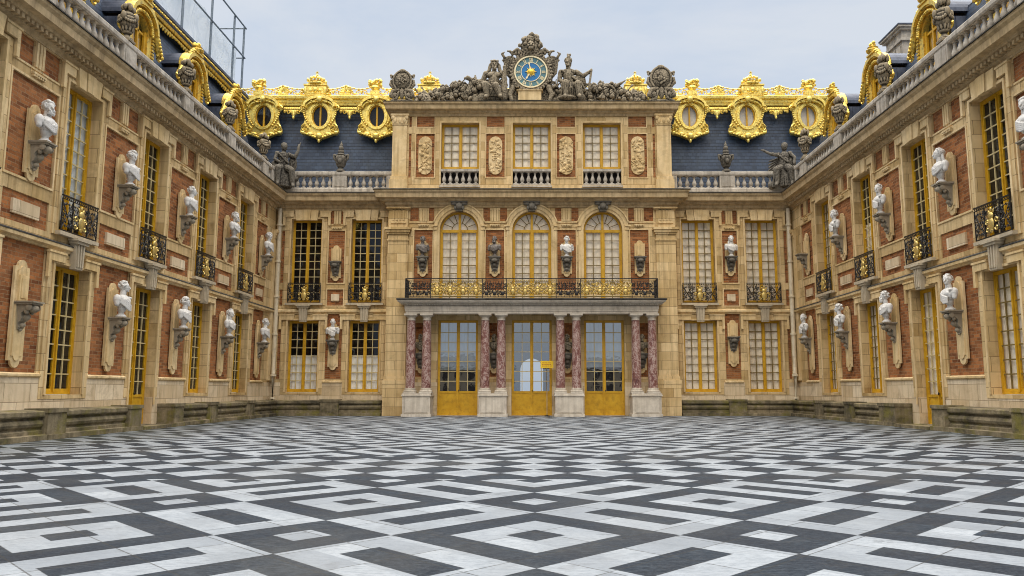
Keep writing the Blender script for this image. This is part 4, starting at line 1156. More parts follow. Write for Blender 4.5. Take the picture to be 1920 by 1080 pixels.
def gilt_vase():
    mb = MB(); mb.box(-.28,.28,-.2,.2,0,.28); mb.lathe([(.14,.28),(.2,.34),(.30,.5),(.26,.62),(.3,.68)],n=12)
    rr = random.Random(2)
    for q in range(30): mb.ell((rr.uniform(-.38,.38), rr.uniform(-.15,.15), rr.uniform(.66,1.02)), rr.uniform(.08,.13), None, 7, 5)
    return mb.mesh('gilded_vase', GOLD, True)
def gilt_pal():
    mb = MB()
    for q in range(9):
        a = R(-80+20*q); mb.ell((.26*math.sin(a),0,.18+.30*math.cos(a)),(.075,.06,.22),Matrix.Rotation(a,3,'Y'),7,6)
    mb.box(-.3,.3,-.12,.12,0,.12); return mb.mesh('gilded_palmette', GOLD, True)
def gilt_crown():
    mb = MB(); mb.box(-.68,.68,-.3,.3,0,.62); mb.box(-.74,.74,-.36,.36,.621,.72); mb.box(-.6,.6,-.33,-.301,.08,.54)
    for s in (-1,1): mb.ell((s*.62,-.3,.3),(.1,.08,.28)); spiral(mb, s*.86, .2, .2, 1.2, PI/2, -.1, .06, s)
    mb.ell((0,-.36,.34),(.16,.09,.2))
    for s in (-1,1): mb.ell((s*.28,-.34,.3),(.12,.06,.14))
    mb.lathe([(.52,.72),(.55,.80),(.50,.86),(.44,.9),(.46,.96)],n=14)
    for q in range(8):
        a = 2*PI*q/8; mb.limb([(.44*math.cos(a),.44*math.sin(a),.95),(.46*math.cos(a),.46*math.sin(a),1.1),(.25*math.cos(a),.25*math.sin(a),1.28),(0,0,1.34)],[.05,.05,.045,.05])
        mb.ell((.55*math.cos(a+.4),.55*math.sin(a+.4),1.03),(.09,.09,.14),None,7,5)
    mb.ell((0,0,1.42),.10); mb.box(-.03,.03,-.03,.03,1.5,1.68); mb.box(-.09,.09,-.03,.03,1.56,1.62)
    return mb.mesh('gilded_crown', GOLD, True)
GV, GP_, GCW = gilt_vase(), gilt_pal(), gilt_crown()
for x in (-17.35,-9.95,10.2,17.6): link('gilded_vase', GV, ro, (x,1.75,20.0))
for x in (-15.8,-11.8,11.85,15.75): link('gilded_palmette', GP_, ro, (x,1.72,20.0))
for x in (-13.72,-6.5,6.6,14.0): link('gilded_crown', GCW, ro, (x,1.85,19.98))
def round_dormer():
    fr = MB(); y0, y1 = -.02, .20; n = 40
    def sil(i):
        # silhouette of the cartouche frame: arched head, pinched waist, flaring scrolled foot with a pointed drop
        t = i/n*2*PI; a = t
        return a
    half = [(0,-1.62),(.14,-1.50),(.34,-1.42),(.60,-1.30),(.86,-1.22),(1.10,-1.18),(1.20,-1.02),(1.18,-.84),(1.08,-.62),(.98,-.40),(.92,-.12),(.90,.12),(.94,.40),(1.04,.60),(1.16,.70),(1.06,.80),(.86,.92),(.66,1.10),(.40,1.24),(.18,1.30),(0,1.33)]
    outer = half + [(-x,z) for x,z in half[-2:0:-1]]
    m = len(outer); inner = []
    for x, z in outer:
        a = math.atan2(z*.9, x); inner.append((.55*math.cos(a), .74*math.sin(a)))
    fr.ring(outer, inner, y0, y1)
    # rims, hood, scrolls
    def ov(rx, rz, k=28): return [(rx*math.cos(2*PI*i/k), rz*math.sin(2*PI*i/k)) for i in range(k)]
    fr.ring(ov(.70,.90), ov(.56,.76), y0-.10, y0+.02); fr.ring(ov(.60,.80), ov(.50,.70), y0-.05, y1)
    k = 18
    hood = [(-1.02*math.cos(PI*i/k), .55+.72*math.sin(PI*i/k)) for i in range(k+1)]; hin = [(-.90*math.cos(PI*i/k), .52+.56*math.sin(PI*i/k)) for i in range(k+1)]
    fr.strip(hood, hin, y0-.34, y0+.02)
    h2 = [(-.90*math.cos(PI*i/k), .50+.52*math.sin(PI*i/k)) for i in range(k+1)]; h3 = [(-.82*math.cos(PI*i/k), .48+.42*math.sin(PI*i/k)) for i in range(k+1)]
    fr.strip(h2, h3, y0-.22, y0-.001)
    rr = random.Random(4)
    for s in (-1,1):
        spiral(fr, s*.88, -.80, .27, 1.5, PI/2, y0-.06, .06, -s); spiral(fr, s*1.02, .50, .2, 1.3, -PI/2, y0-.12, .05, s)
        fr.ell((s*1.03,.0+y0-.02,-1.08),(.16,.10,.12)); fr.ell((s*.55,y0-.05,-1.18),(.22,.08,.12))
        for q in range(8): fr.ell((s*(1.0-.008*q*q), y0-.06, .30-.13*q),(.07,.07,.075),None,7,5)
        for q in range(5): fr.ell((s*(.22+.16*q), y0-.06, -1.40+.06*q),(.10,.07,.07),None,7,5)
    fr.ell((0,y0-.10,-1.30),(.22,.12,.20)); fr.ell((0,y0-.05,-1.62),(.09,.08,.14)); fr.ell((0,y0-.26,1.02),(.20,.14,.22))
    for q in range(14): fr.ell((rr.uniform(-.6,.6), y0-.20, .92+rr.uniform(-.1,.16)),(.10,.10,.08),None,7,5)
    me = fr.mesh('round_dormer', GOLD, True)
    sa = MB(); sa.box(-.05,.05,.06,.16,-.70,.70); sa.ring(ov(.52,.72), ov(.45,.65), .07, .15)
    bodym = MB(); bodym.ring(ov(.86,1.05), ov(.62,.82), .2, 1.3)
    pa = MB(); pa.add([(x,.12,z) for x,z in ov(.47,.67)], [tuple(range(28))])
    bl = MB(); bl.add([(x,.30,z) for x,z in ov(.60,.80)], [tuple(range(28))])
    return me, sa.mesh('window_bar', YELLOW), bodym.mesh('dormer_body', LEAD), pa.mesh('pane', GLASS), bl
RD = round_dormer(); blw = RD[4].mesh('blind', WHITEC); bld = RD[4].mesh('dark_interior', ROOM)
for i, x in enumerate(DORM):
    o = link('round_dormer', RD[0], mb_root, (x, 1.38, 18.52))
    for m, nm in ((RD[1],'window_bar'),(RD[2],'dormer_body'),(RD[3],'pane')): link(nm, m, o)
    link('blind' if i > 2 else 'dark_interior', blw if i > 2 else bld, o)
    o['label'] = 'gilded round dormer with a pale blind' if i > 2 else 'gilded round dormer with a dark pane'

# ------------------------------------------------------------------ portico
po = empty('portico', (0, -1.75, 0)); tag(po, 'columned portico of paired red marble columns carrying an ironwork balcony', 'portico')
def colmesh():
    sh = MB(); sh.lathe([(.262,0),(.266,.9),(.262,1.8),(.245,2.9),(.225,3.78)], n=24)
    ba = MB(); ba.box(-.35,.35,-.35,.35,0,.10); ba.lathe([(.34,.10),(.36,.14),(.34,.19),(.29,.2),(.28,.23),(.31,.25),(.31,.28),(.27,.30)],n=24)
    ca = MB(); ca.lathe([(.225,0),(.26,.02),(.26,.05),(.23,.06),(.23,.17),(.26,.19),(.33,.27)],n=24); ca.box(-.36,.36,-.36,.36,.27,.37)
    return sh.mesh('column', REDM, True), ba.mesh('column_base', PALEMB, True), ca.mesh('capital', PALEMB, True)
CM = colmesh()
CX = [-6.81,-5.92,-2.63,-1.72,1.61,2.52,5.88,6.80]
for x in CX:
    c = link('column', CM[0], po, (x,0,1.58)); link('column_base', CM[1], c, (0,0,-.30)); link('capital', CM[2], c, (0,0,3.78))
PB = [(-7.24,-5.58),(-3.0,-1.34),(1.25,2.93),(5.53,7.26)]
for a, b in PB:
    mb = MB(); mb.box(a, b, -.38, .9, .0, .14); mb.box(a+.06, b-.06, -.33, .9, .141, 1.12); mb.box(a+.0, b-.0, -.38, .9, 1.121, 1.20); mb.box(a+.03, b-.03, -.36, .9, 1.201, 1.275)
    mb.box(a+.22,b-.22,-.35,-.331,.25,1.02)
    for (u0,u1,w0,w1) in ((a+.15,b-.15,1.04,1.07),(a+.15,b-.15,.20,.23),(a+.15,a+.18,.23,1.04),(b-.18,b-.15,.23,1.04)): mb.box(u0,u1,-.355,-.331,w0,w1)
    mb.build('pedestal', PALEMB, po)
en = MB()
EP = [(0,5.732),(.0,5.86),(.03,5.861),(.03,5.98),(.06,5.99),(.06,6.17),(.0,6.18),(-.55,6.18),(-.55,5.732)]
path = [(-7.10,.95),(-7.10,-.31),(7.10,-.31),(7.10,.95)]
en.sweep(EP, path)
for q in range(150):
    x = -7.0+q*.0940; en.box(x, x+.055, -.50, -.30, 6.19, 6.255)
SLB = [(-.5,6.451),(.44,6.451),(.47,6.48),(.47,6.54),(.40,6.56),(-.5,6.56)]
en.sweep([(-.5,6.185),(.03,6.185),(.05,6.26),(.28,6.28),(.30,6.34),(.40,6.37),(.42,6.45),(-.5,6.45)], path)
en.build('entablature', PALEMB, po)
sl = MB(); sl.sweep(SLB, path); sl.box(-6.6,6.6,.19,.95,6.3,6.54); sl.box(-6.5,6.5,.24,.95,5.9,6.0); sl.build('balcony_slab', SLAB_SHADOW, po)
# balcony railing: black side panels and gilded scroll panels
rng = random.Random(77)
rail = MB(); gold = MB(); RY = -.42; X0, X1 = -7.12, 7.10
def rbox(mb, x0,x1,y0,y1,z0,z1): mb.box(x0,x1,RY+y0,RY+y1,z0,z1)
rbox(rail, X0,X1,-.035,.035,7.67,7.72); rbox(rail, X0,X1,-.02,.02,6.64,6.68); rbox(rail, X0,X1,-.02,.02,7.55,7.575)
bounds = [X0,-5.72,-2.86,-1.36+.0,1.46,2.86,5.66,X1]
bounds = [X0,-5.70,-2.78,-1.42,1.38,2.75,5.65,X1]
for x in bounds: rbox(rail, x-.02,x+.02,-.03,.03,6.57,7.67)
for s, xx in ((-1,X0),(1,X1)):
    rail.box(xx-.02,xx+.02,RY,.9,7.67,7.72); rail.box(xx-.015,xx+.015,RY,.9,6.64,6.68)
    for q in range(9): rail.box(xx-.012,xx+.012,RY+.12+q*.13,RY+.145+q*.13,6.68,7.67)
rail.M = gold.M = Matrix.Translation((0,RY,0))
for i in range(7):
    a, b = bounds[i], bounds[i+1]
    if i % 2 == 0:
        n = max(3, round((b-a)/.46))
        for q in range(n):
            u0, u1 = a+(b-a)*q/n, a+(b-a)*(q+1)/n
            if q: rail.box(u0-.014,u0+.014,-.02,.02,6.68,7.55)
            scroll_panel(rail, u0+.03, u1-.03, 6.70, 7.54, rng, .018)
            for k in (.33,.66): rail.box(u0+(u1-u0)*k-.01,u0+(u1-u0)*k+.01,-.012,.012,6.68,7.55)
            rail.ell(((u0+u1)/2,-.03,6.85),(.10,.03,.12),None,8,5)
    else:
        n = 4
        for q in range(n):
            u0, u1 = a+(b-a)*q/n, a+(b-a)*(q+1)/n
            scroll_panel(rail, u0+.02, u1-.02, 6.72, 7.54, rng, .016, False)
            scroll_panel(gold, u0+.0, u1-.0, 6.74, 7.50, rng, .026); mask_ornament(gold, (u0+u1)/2, 6.74, .62, (u1-u0)*.6)
        gold.box(a+.06,b-.06,-.05,.02,6.685,6.73)
        for q in range(24): gold.ell((a+.1+(b-a-.2)*q/23,-.03,7.60),(.035,.03,.03),None,6,4)
ro_ = rail.build('balcony_railing', IRON, po); gold.build('gilded_scrollwork', OLDGOLD, ro_, True)
# busts between the paired columns, grey stone standing in for their shade
for i, p in enumerate(BKC):
    bracket(po, p, -(1.75-.80), 3.55, BACK_C, CONSOLED)
    bust(BUST_SHADE[i % 2], (p, Y0-.32, 3.551), R((-12,14,-8,10)[i]), ['shaded bust behind the first pair of red columns', 'shaded bust behind the second pair of red columns, beside the middle doors', 'shaded bust behind the third pair of red columns, beside the middle doors', 'shaded bust behind the last pair of red columns'][i], .86)

# ------------------------------------------------------------------ stone benches round the court
def bench(name, path, blocks, cut0, cut1, label, rz=0, loc=(0,0,0)):
    root = empty(name, loc, rz); tag(root, label, 'stone bench', 'mossy stone benches along the walls')
    MB().sweep(BENCH, path, cut0, cut1).build('seat', MOSS, root)
    for a, b in blocks:
        mb = MB(); a, b = min(a,b), max(a,b)
        mb.box(a, b, -.74, -.0, .155, .80); mb.box(a-.03, b+.03, -.78, 0, .801, .93); mb.box(a-.02,b+.02,-.82,0,.0,.154)
        mb.build('end_block', MOSS, root)
    return root
bench('stone_bench', [(-13.55,0),(0,0)], [(-13.6,-12.75),(-10.1,-9.2),(-5.3,-4.4)], 0, 1, 'mossy stone bench from the yellow door to the corner below the scaffolded wing', R(90), (XL,0,0))
bench('stone_bench', [(-28.5,0),(-16.3,0)], [(-17.1,-16.25),(-21.9,-20.95)], 0, 0, 'mossy stone bench on the camera side of the yellow door of the scaffolded wing', R(90), (XL,0,0))
bench('stone_bench', [(0,0),(13.45,0)], [(12.0,13.5),(4.4,5.3),(8.3,9.2)], 1, 0, 'mossy stone bench from the yellow door to the corner below the chimney wing', R(-90), (XR,0,0))
bench('stone_bench', [(16.45,0),(28.5,0)], [(16.4,17.3),(21.2,22.1)], 0, 0, 'mossy stone bench on the camera side of the yellow door of the chimney wing', R(-90), (XR,0,0))
bench('stone_bench', [(XL,0),(-8.62,0)], [(-12.1,-11.05)], 1, 0, 'mossy stone bench under the two dark windows beside the portico')
bench('stone_bench', [(8.62,0),(XR,0)], [(11.3,12.3)], 0, 1, 'mossy stone bench under the two cream curtained windows beside the portico')
for s, xw, lab in ((-1, XL, 'worn stone doorstep at the yellow door of the scaffolded wing'), (1, XR, 'worn stone doorstep at the yellow door of the chimney wing')):
    mb = MB(); a, b = 13.62, 16.23
    mb.box(*sorted((s*a, s*b)), -.86, 0, 0, .12); mb.box(*sorted((s*(a+.5), s*(b-.5))), -.1, .3, .121, .14)
    o = mb.build('doorstep', MOSS, None); o.location = (xw,0,0); o.rotation_euler.z = R(90 if s < 0 else -90); tag(o, lab, 'doorstep')

# ------------------------------------------------------------------ drainpipes
def drainpipe(x, y, label, sg):
    root = empty('drainpipe', (x, y, 0)); tag(root, label, 'drainpipe', 'cream drainpipes in the inner corners')
    mb = MB(); mb.tube([(0,0,12.2),(0,0,3.4)], .125, 12); mb.tube([(0,0,3.4),(0,-.03,2.9),(sg*.06,-.16,2.4),(sg*.06,-.16,.12)], .115, 12)
    mb.build('pipe', PIPE, root, True)
    for z in (11.2,9.0,6.9,4.7,2.3,1.0):
        o = MB().lathe([(.12,-.06),(.175,-.05),(.175,.05),(.12,.06)],0 if z > 3 else sg*.06,0 if z > 3 else -.16,z,12).build('collar', PIPE, root, True)
drainpipe(XL+.24, -.24, 'cream drainpipe in the corner beside the dark curtained windows', 1)
drainpipe(XR-.26, -.24, 'cream drainpipe in the corner beside the cream curtained windows', -1)
# ------------------------------------------------------------------ roof urns
def urn_mesh(mat, seed):
    rng = random.Random(seed); mb = MB()
    mb.box(-.30,.30,-.30,.30,0,.10)
    mb.lathe([(.27,.10),(.28,.16),(.20,.20),(.13,.27),(.13,.32),(.22,.36),(.24,.40),(.20,.43),(.27,.52),(.36,.68),(.40,.84),(.40,.95),(.33,1.0),(.35,1.04),(.35,1.10),(.26,1.14),(.22,1.18)], n=18)
    for q in range(10):
        a = 2*PI*q/10; mb.ell((.25*math.cos(a),.25*math.sin(a),.56),(.075,.075,.15),None,7,6)
    for q in range(24):                                                        # garland looped round the shoulder
        a = 2*PI*q/24; mb.ell((.42*math.cos(a),.42*math.sin(a),.88-.12*abs(math.sin(a*2))),(.075,.075,.065),None,7,5)
    for s in (-1,1): mb.ell((s*.42,0,.98),(.11,.13,.15)); mb.ell((0,s*.42,.98),(.13,.11,.15))
    for q in range(26):                                                        # fruit and leaves piled on top
        a = rng.uniform(0,2*PI); r = rng.uniform(0,.28); mb.ell((r*math.cos(a), r*math.sin(a), 1.26+rng.uniform(-.06,.30)*(1-r*1.6)), rng.uniform(.07,.12), None, 7, 5)
    return sculpt('roof_urn', mb, mat, .021)
URN = urn_mesh(GREYST, 3); URND = urn_mesh(DARKST, 6)
ORD = ['nearest the inner corner', 'second from the corner', 'third from the corner', 'fourth from the corner', 'fifth from the corner']
for s, xw, nm in ((-1, XL, 'scaffolded'), (1, XR, 'chimney')):
    for i, p in enumerate(PDS[:5]):
        o = link('roof_urn', URN, None, (xw+s*.11, -p, 14.531)); o.scale = (.76,.76,1.0 if s < 0 else 1.16)
        tag(o, 'carved stone urn on the %s wing balustrade, %s' % (nm, ORD[i]), 'urn', 'carved urns on the balustrades')
for x, nm in ((-11.57,'left of the clock storey'),(11.78,'right of the clock storey')):
    mb = MB(); mb.lathe([(.26,0),(.26,.10),(.16,.16),(.14,.26),(.22,.32),(.30,.48),(.34,.70),(.30,.90),(.20,.98),(.24,1.04),(.20,1.10)],n=16)
    for sg in (-1,1):
        mb.limb([(sg*.26,0,.98),(sg*.42,0,1.02),(sg*.42,0,.84),(sg*.30,0,.66)],[.07,.08,.07,.05])
        mb.ell((sg*.16,-.2,.8),(.12,.1,.16))
    mb.ell((0,0,1.22),(.19,.19,.16)); mb.ell((0,-.03,1.42),(.15,.15,.17)); mb.ell((0,0,1.60),(.10,.10,.14)); mb.ell((0,0,1.76),(.05,.05,.10)); mb.ell((0,-.28,.62),(.13,.1,.16))
    o = link('finial_vase', sculpt('finial_vase', mb, DARKST, .026), None, (x,.10,14.531)); o.scale = (1.0,1.0,1.04)
    tag(o, 'dark handled stone vase on the short balustrade against slate roof, %s' % nm, 'vase', 'dark handled vases before the slate roof')

# ------------------------------------------------------------------ seated figures at the roof corners
def corner_figure(sg):
    """sg=-1: arm raised; sg=1: arm flung out and wing behind"""
    mb = MB(); rng = random.Random(14+sg)
    mb.ell((0,.05,.25),(.62,.45,.42)); mb.ell((.15,-.1,-.25),(.55,.38,.45))
    mb.limb([(0,0,.75),(0,-.04,1.05),(.02,-.06,1.38)],[.34,.30,.30])
    mb.limb([(.02,-.06,1.5),(.03,-.08,1.78)],[.13,.12]); mb.ell((.04,-.12,1.95),(.18,.21,.24)); mb.ell((.04,-.04,2.06),(.21,.22,.19)); mb.ell((.05,.12,2.0),(.16,.14,.16))
    for s in (-1,1): mb.ell((s*.34,-.04,1.5),(.16,.15,.16))
    if sg < 0:
        mb.limb([(.36,-.05,1.5),(.72,-.12,1.42),(.86,-.16,1.82),(.90,-.16,2.18)],[.13,.11,.09,.06]); mb.limb([(.9,-.16,2.1),(1.0,-.16,2.35)],[.06,.03])
        mb.limb([(-.36,-.05,1.48),(-.50,-.15,1.1),(-.25,-.36,.9)],[.12,.10,.08]); mb.ell((.62,.1,1.0),(.26,.2,.5)); mb.ell((-.4,.1,.7),(.3,.25,.4))
        mb.lathe([(.40,-.05),(.44,0),(.40,.05)],-.45,-.1,-.15,18)
    else:
        mb.limb([(-.36,-.05,1.5),(-.80,-.12,1.62),(-1.2,-.16,1.88)],[.13,.10,.07]); mb.cap((-1.2,-.16,1.88),(-1.36,-.18,1.92),.07,.04)
        for q in range(6): mb.cap((-.15,.15,1.35-.04*q),(-.95-.02*q,.2,1.25-.20*q),.09,.05)
        mb.limb([(.36,-.05,1.48),(.62,-.1,1.2),(.60,-.2,.8)],[.12,.10,.08])
        mb.ell((.3,.1,.9),(.36,.28,.5))
    mb.limb([(-.16,-.2,.62),(-.40,-.62,.45),(-.36,-.62,-.35),(-.40,-.80,-.55)],[.24,.20,.13,.09])
    mb.limb([(.20,-.2,.62),(.42,-.64,.40),(.52,-.6,-.40),(.52,-.80,-.60)],[.24,.20,.13,.09])
    for q in range(16):
        x = -.55+q*.075; mb.limb([(x,-.25-.2*math.sin(q*.4),.60+.08*rng.random()),(x*1.05,-.42,.05),(x*1.15+.05*rng.uniform(-1,1),-.46,-.55)],[.07,.075,.05])
    for q in range(6): mb.limb([(-.30+.1*q,-.30,1.45-.06*q),(.0+.05*q,-.34,1.15-.05*q),(.30,-.28,.95)],[.05,.045,.04])
    for q in range(14): mb.ell((rng.uniform(-.8,.8),rng.uniform(-.3,.2),rng.uniform(-.6,.3)),rng.uniform(.12,.24),None,8,6)
    return sculpt('stone_statue', mb, DARKST, .028, .04, .12)
o = link('stone_statue', corner_figure(-1), None, (XL+.28,-.28,14.05), R(28)); o.scale = (.98,.98,.98)
tag(o, 'dark seated stone figure with one arm raised, at the scaffolded wing corner', 'statue', 'seated figures at the roof corners')
o = link('stone_statue', corner_figure(1), None, (XR-.35,-.28,14.05), R(-28)); o.scale = (.98,.98,.98)
tag(o, 'dark seated stone figure flinging one arm sideways, at the chimney wing corner', 'statue', 'seated figures at the roof corners')

# ------------------------------------------------------------------ clock and its carved surround
BLUE = simple_mat('clock_blue_enamel', (.012,.15,.40), (.02,.20,.48), 4, .35)
TEAL = simple_mat('clock_chapter_ring', (.06,.16,.20), (.12,.24,.26), 9, .45)
NUMG = simple_mat('pale_gilt_numerals', (.82,.70,.42), (.90,.80,.55), 9, .45)
SUNG = simple_mat('clock_sun_gilding', (.90,.56,.04), (1.0,.72,.12), 9, .35, metal=.5)
CC = (-.05, -1.12, 20.37)
ck = empty('clock', CC); tag(ck, 'round blue clock with a gilded sun face and roman numerals above the attic', 'clock')
def disc(r0, r1, y0, y1, n=64):
    mb = MB()
    if r0 > 0: mb.ring([(r1*math.cos(2*PI*i/n), r1*math.sin(2*PI*i/n)) for i in range(n)], [(r0*math.cos(2*PI*i/n), r0*math.sin(2*PI*i/n)) for i in range(n)], y0, y1)
    else: mb.prism([(r1*math.cos(2*PI*i/n), r1*math.sin(2*PI*i/n)) for i in range(n)], y0, y1)
    return mb
disc(0, .58, .02, .08).build('dial', BLUE, ck); disc(.58, .92, .03, .08).build('chapter_ring', TEAL, ck)
rm = disc(.92, 1.0, -.04, .08); rm.add(*[(lambda m: (m.v, m.f))(disc(.565, .605, -.005, .029))][0]); rm.m = [0]*len(rm.f); rm.build('gilded_rim', NUMG, ck)
nm = MB()
NUM = ['XII','I','II','III','IIII','V','VI','VII','VIII','IX','X','XI']
def stroke(mb, ang, x0, z0, x1, z1, wd):
    """a bar in the numeral's own frame: x along the ring, z outward"""
    dx, dz = x1-x0, z1-z0; L = math.hypot(dx,dz); nx, nz = -dz/L*wd/2, dx/L*wd/2
    pts = [(x0+nx,z0+nz),(x0-nx,z0-nz),(x1-nx,z1-nz),(x1+nx,z1+nz)]
    ca, sa = math.cos(ang), math.sin(ang)
    mb.prism([(x*ca+z*sa, -x*sa+z*ca) for x,z in pts], 0.008, .029)
for h, txt in enumerate(NUM):
    ang = 2*PI*h/12; W = {'I':.056,'V':.115,'X':.115}; tot = sum(W[c] for c in txt); x = -tot/2; a, b = .645, .87
    for c in txt:
        m = x+W[c]/2; k = W[c]/2-.016
        if c == 'I': stroke(nm, ang, m, a, m, b, .032)
        elif c == 'V': stroke(nm, ang, m-k, b, m, a, .032); stroke(nm, ang, m+k, b, m, a, .022)
        else: stroke(nm, ang, m-k, b, m+k, a, .032); stroke(nm, ang, m+k, b, m-k, a, .022)
        x += W[c]
nm.build('numerals', NUMG, ck)
sf = MB(); sf.ell((0,-.03,0),(.17,.09,.17),None,18,12)
for q in range(16):
    a = 2*PI*q/16; L = .36 if q % 2 == 0 else .28; ca, sa = math.cos(a), math.sin(a)
    p = [(.15*ca-.035*sa,.15*sa+.035*ca),(.15*ca+.035*sa,.15*sa-.035*ca),(L*ca,L*sa)]; sf.prism(p, -.02, .019)
for s in (-1,1): sf.ell((s*.055,-.11,.035),(.03,.02,.014)); sf.ell((s*.075,-.095,-.02),(.04,.03,.035))
sf.cap((0,-.115,.03),(0,-.135,-.03),.014,.02); sf.ell((0,-.11,-.075),(.045,.02,.014))
sf.build('sun_face', SUNG, ck, True)
def hand(name, deg, L, w):
    a = R(deg); ca, sa = math.cos(a), math.sin(a); mb = MB()
    pts = [(-w*.5,.12),(w*.5,.12),(w*.35,L*.72),(w*.9,L*.76),(0,L),(-w*.9,L*.76),(-w*.35,L*.72)]
    mb.prism([(x*ca+z*sa, -x*sa+z*ca) for x,z in pts], -.05, -.025); mb.build(name, NUMG, ck)
hand('minute_hand', -12, .64, .07); hand('hour_hand', 213, .56, .085)

def surround():
    mb = MB(); rng = random.Random(5)
    n = 36
    for q in range(n):
        a = 2*PI*q/n; mb.cap((1.12*math.cos(a),.0,1.12*math.sin(a)),(1.12*math.cos(a+2*PI/n),.0,1.12*math.sin(a+2*PI/n)),.15,.15,8)
        mb.ell((1.20*math.cos(a),-.1,1.20*math.sin(a)),(.085,.08,.085),None,7,5)
    for q in range(60): a = rng.uniform(0,2*PI); r = rng.uniform(1.08,1.32); mb.ell((r*math.cos(a),-.06,r*math.sin(a)),(rng.uniform(.05,.1),.09,rng.uniform(.05,.1)),None,7,5)
    mb.box(-1.3,1.3,.12,.5,-1.8,1.0)
    # feathered wings rising on each side
    for s in (-1,1):
        for q in range(9):
            t = q/8; x0, z0 = s*(1.08+.05*q), -.45+.06*q
            mb.limb([(x0,.1,z0),(s*(1.24+.045*q),.08,.35+.07*q),(s*(1.02+.085*q),.05,.98+.16*math.sin(t*PI)-.04*q+.12*t)],[.10,.085,.05])
        mb.limb([(s*1.62,.0,1.0),(s*1.74,-.05,1.16),(s*1.6,-.08,1.26)],[.09,.07,.04]); mb.limb([(s*1.1,.0,1.18),(s*1.24,-.05,1.32),(s*1.4,-.06,1.34)],[.10,.08,.05])
        mb.limb([(s*.55,0,1.22),(s*.82,-.05,1.42),(s*1.05,-.05,1.30)],[.16,.13,.08])
        mb.limb([(s*1.05,.0,-.9),(s*1.25,-.05,-1.4),(s*1.15,-.1,-1.75)],[.16,.15,.12])
    # hooded mask at the top
    mb.ell((0,.05,1.62),(.62,.34,.62)); mb.ell((0,.0,2.02),(.36,.30,.40))
    for q in range(60):
        a = rng.uniform(0,PI); r = rng.uniform(.35,.66); mb.ell((r*math.cos(a)*1.05,-.1+rng.uniform(-.12,.1),1.6+r*1.18*math.sin(a)),rng.uniform(.09,.15),None,7,5)
    mb.ell((0,-.28,1.62),(.22,.18,.26)); mb.cap((0,-.44,1.66),(0,-.50,1.54),.05,.07); mb.ell((0,-.40,1.38),(.16,.12,.10))
    for s in (-1,1): mb.ell((s*.10,-.42,1.70),(.06,.05,.05)); mb.ell((s*.14,-.38,1.54),(.08,.08,.08))
    for q in range(26): mb.ell((rng.uniform(-.9,.9),-.05,1.25+rng.uniform(-.08,.16)),rng.uniform(.08,.14),None,7,5)
    return sculpt('clock_surround', mb, GREYST, .026, .05, .1)
cs = link('clock_surround', surround(), None, (CC[0],CC[1]+.12,CC[2]))
tag(cs, 'carved stone clock surround with feathered wings and a hooded mask on top', 'sculpture')
bb = MB(); bb.box(-.75,.62,-.32,.3,-1.82,-1.25); bb.box(-.85,.72,-.36,.3,-1.25,-1.20); bb.build('plinth', LIME2, cs)

# ------------------------------------------------------------------ seated figures beside the clock
def hero():
    mb = MB(); rng = random.Random(1)
    mb.ell((0,0,.85),(.42,.36,.30)); mb.limb([(0,0,.95),(.03,-.04,1.30),(.05,-.06,1.68)],[.34,.33,.36]); mb.ell((.05,-.08,1.80),(.52,.28,.26))
    for s in (-1,1):
        mb.ell((.05+s*.19,-.30,1.76),(.20,.12,.15)); mb.ell((.05+s*.48,-.06,1.92),(.19,.19,.18))
        for k in range(3): mb.ell((.04+s*.10,-.32,1.50-.15*k),(.085,.06,.065))
    mb.cap((.06,-.08,2.0),(.07,-.10,2.25),.15,.14); mb.ell((.08,-.16,2.44),(.19,.22,.25)); mb.ell((.08,-.24,2.28),(.14,.14,.14))
    mb.cap((.08,-.37,2.48),(.08,-.41,2.39),.03,.04); mb.ell((.08,-.34,2.53),(.15,.06,.035))
    for q in range(16): mb.ell((.08+rng.uniform(-.13,.13),-.30-rng.uniform(0,.08),2.18+rng.uniform(-.06,.12)),.055,None,7,5)
    mb.ell((.08,-.02,2.58),(.29,.28,.24)); mb.ell((.08,-.2,2.68),(.20,.18,.10))                     # beast-skin hood
    for s in (-1,1): mb.limb([(.08+s*.26,-.02,2.5),(.08+s*.33,-.04,2.15),(.08+s*.5,-.12,1.95)],[.12,.12,.09]); mb.ell((.08+s*.2,-.05,2.78),(.07,.07,.08))
    mb.limb([(-.46,-.04,1.92),(-.66,.02,1.45),(-.52,-.30,1.02)],[.19,.15,.10]); mb.ell((-.50,-.36,.96),(.12,.12,.10))
    mb.limb([(.56,-.06,1.92),(.74,-.10,1.50),(.68,-.34,1.85)],[.19,.15,.10]); mb.ell((.68,-.38,1.95),(.11,.12,.12))
    mb.limb([(.70,-.40,.20),(.72,-.40,.9),(.72,-.38,2.15)],[.22,.19,.10]); mb.ell((.72,-.38,2.25),(.12,.12,.10))       # club
    for q in range(10): mb.ell((.71+rng.uniform(-.18,.18),-.45,.15+q*.14),.06,None,6,5)
    mb.limb([(-.20,-.15,.85),(-.45,-.72,.95),(-.35,-.62,.25),(-.42,-.85,.10)],[.27,.22,.15,.11])
    mb.limb([(.22,-.15,.85),(.20,-.75,.88),(.46,-.72,.25),(.50,-.95,.10)],[.27,.22,.15,.11])
    for q in range(10): mb.limb([(-.4+q*.08,-.32,.98),(-.35+q*.09,-.55,.72),(-.3+q*.1,-.4,.35)],[.07,.07,.05])
    mb.ell((0,.1,.35),(.75,.45,.42)); mb.ell((-.6,.1,.3),(.45,.4,.4))
    return sculpt('stone_statue', mb, GREYST, .025, .035, .1)
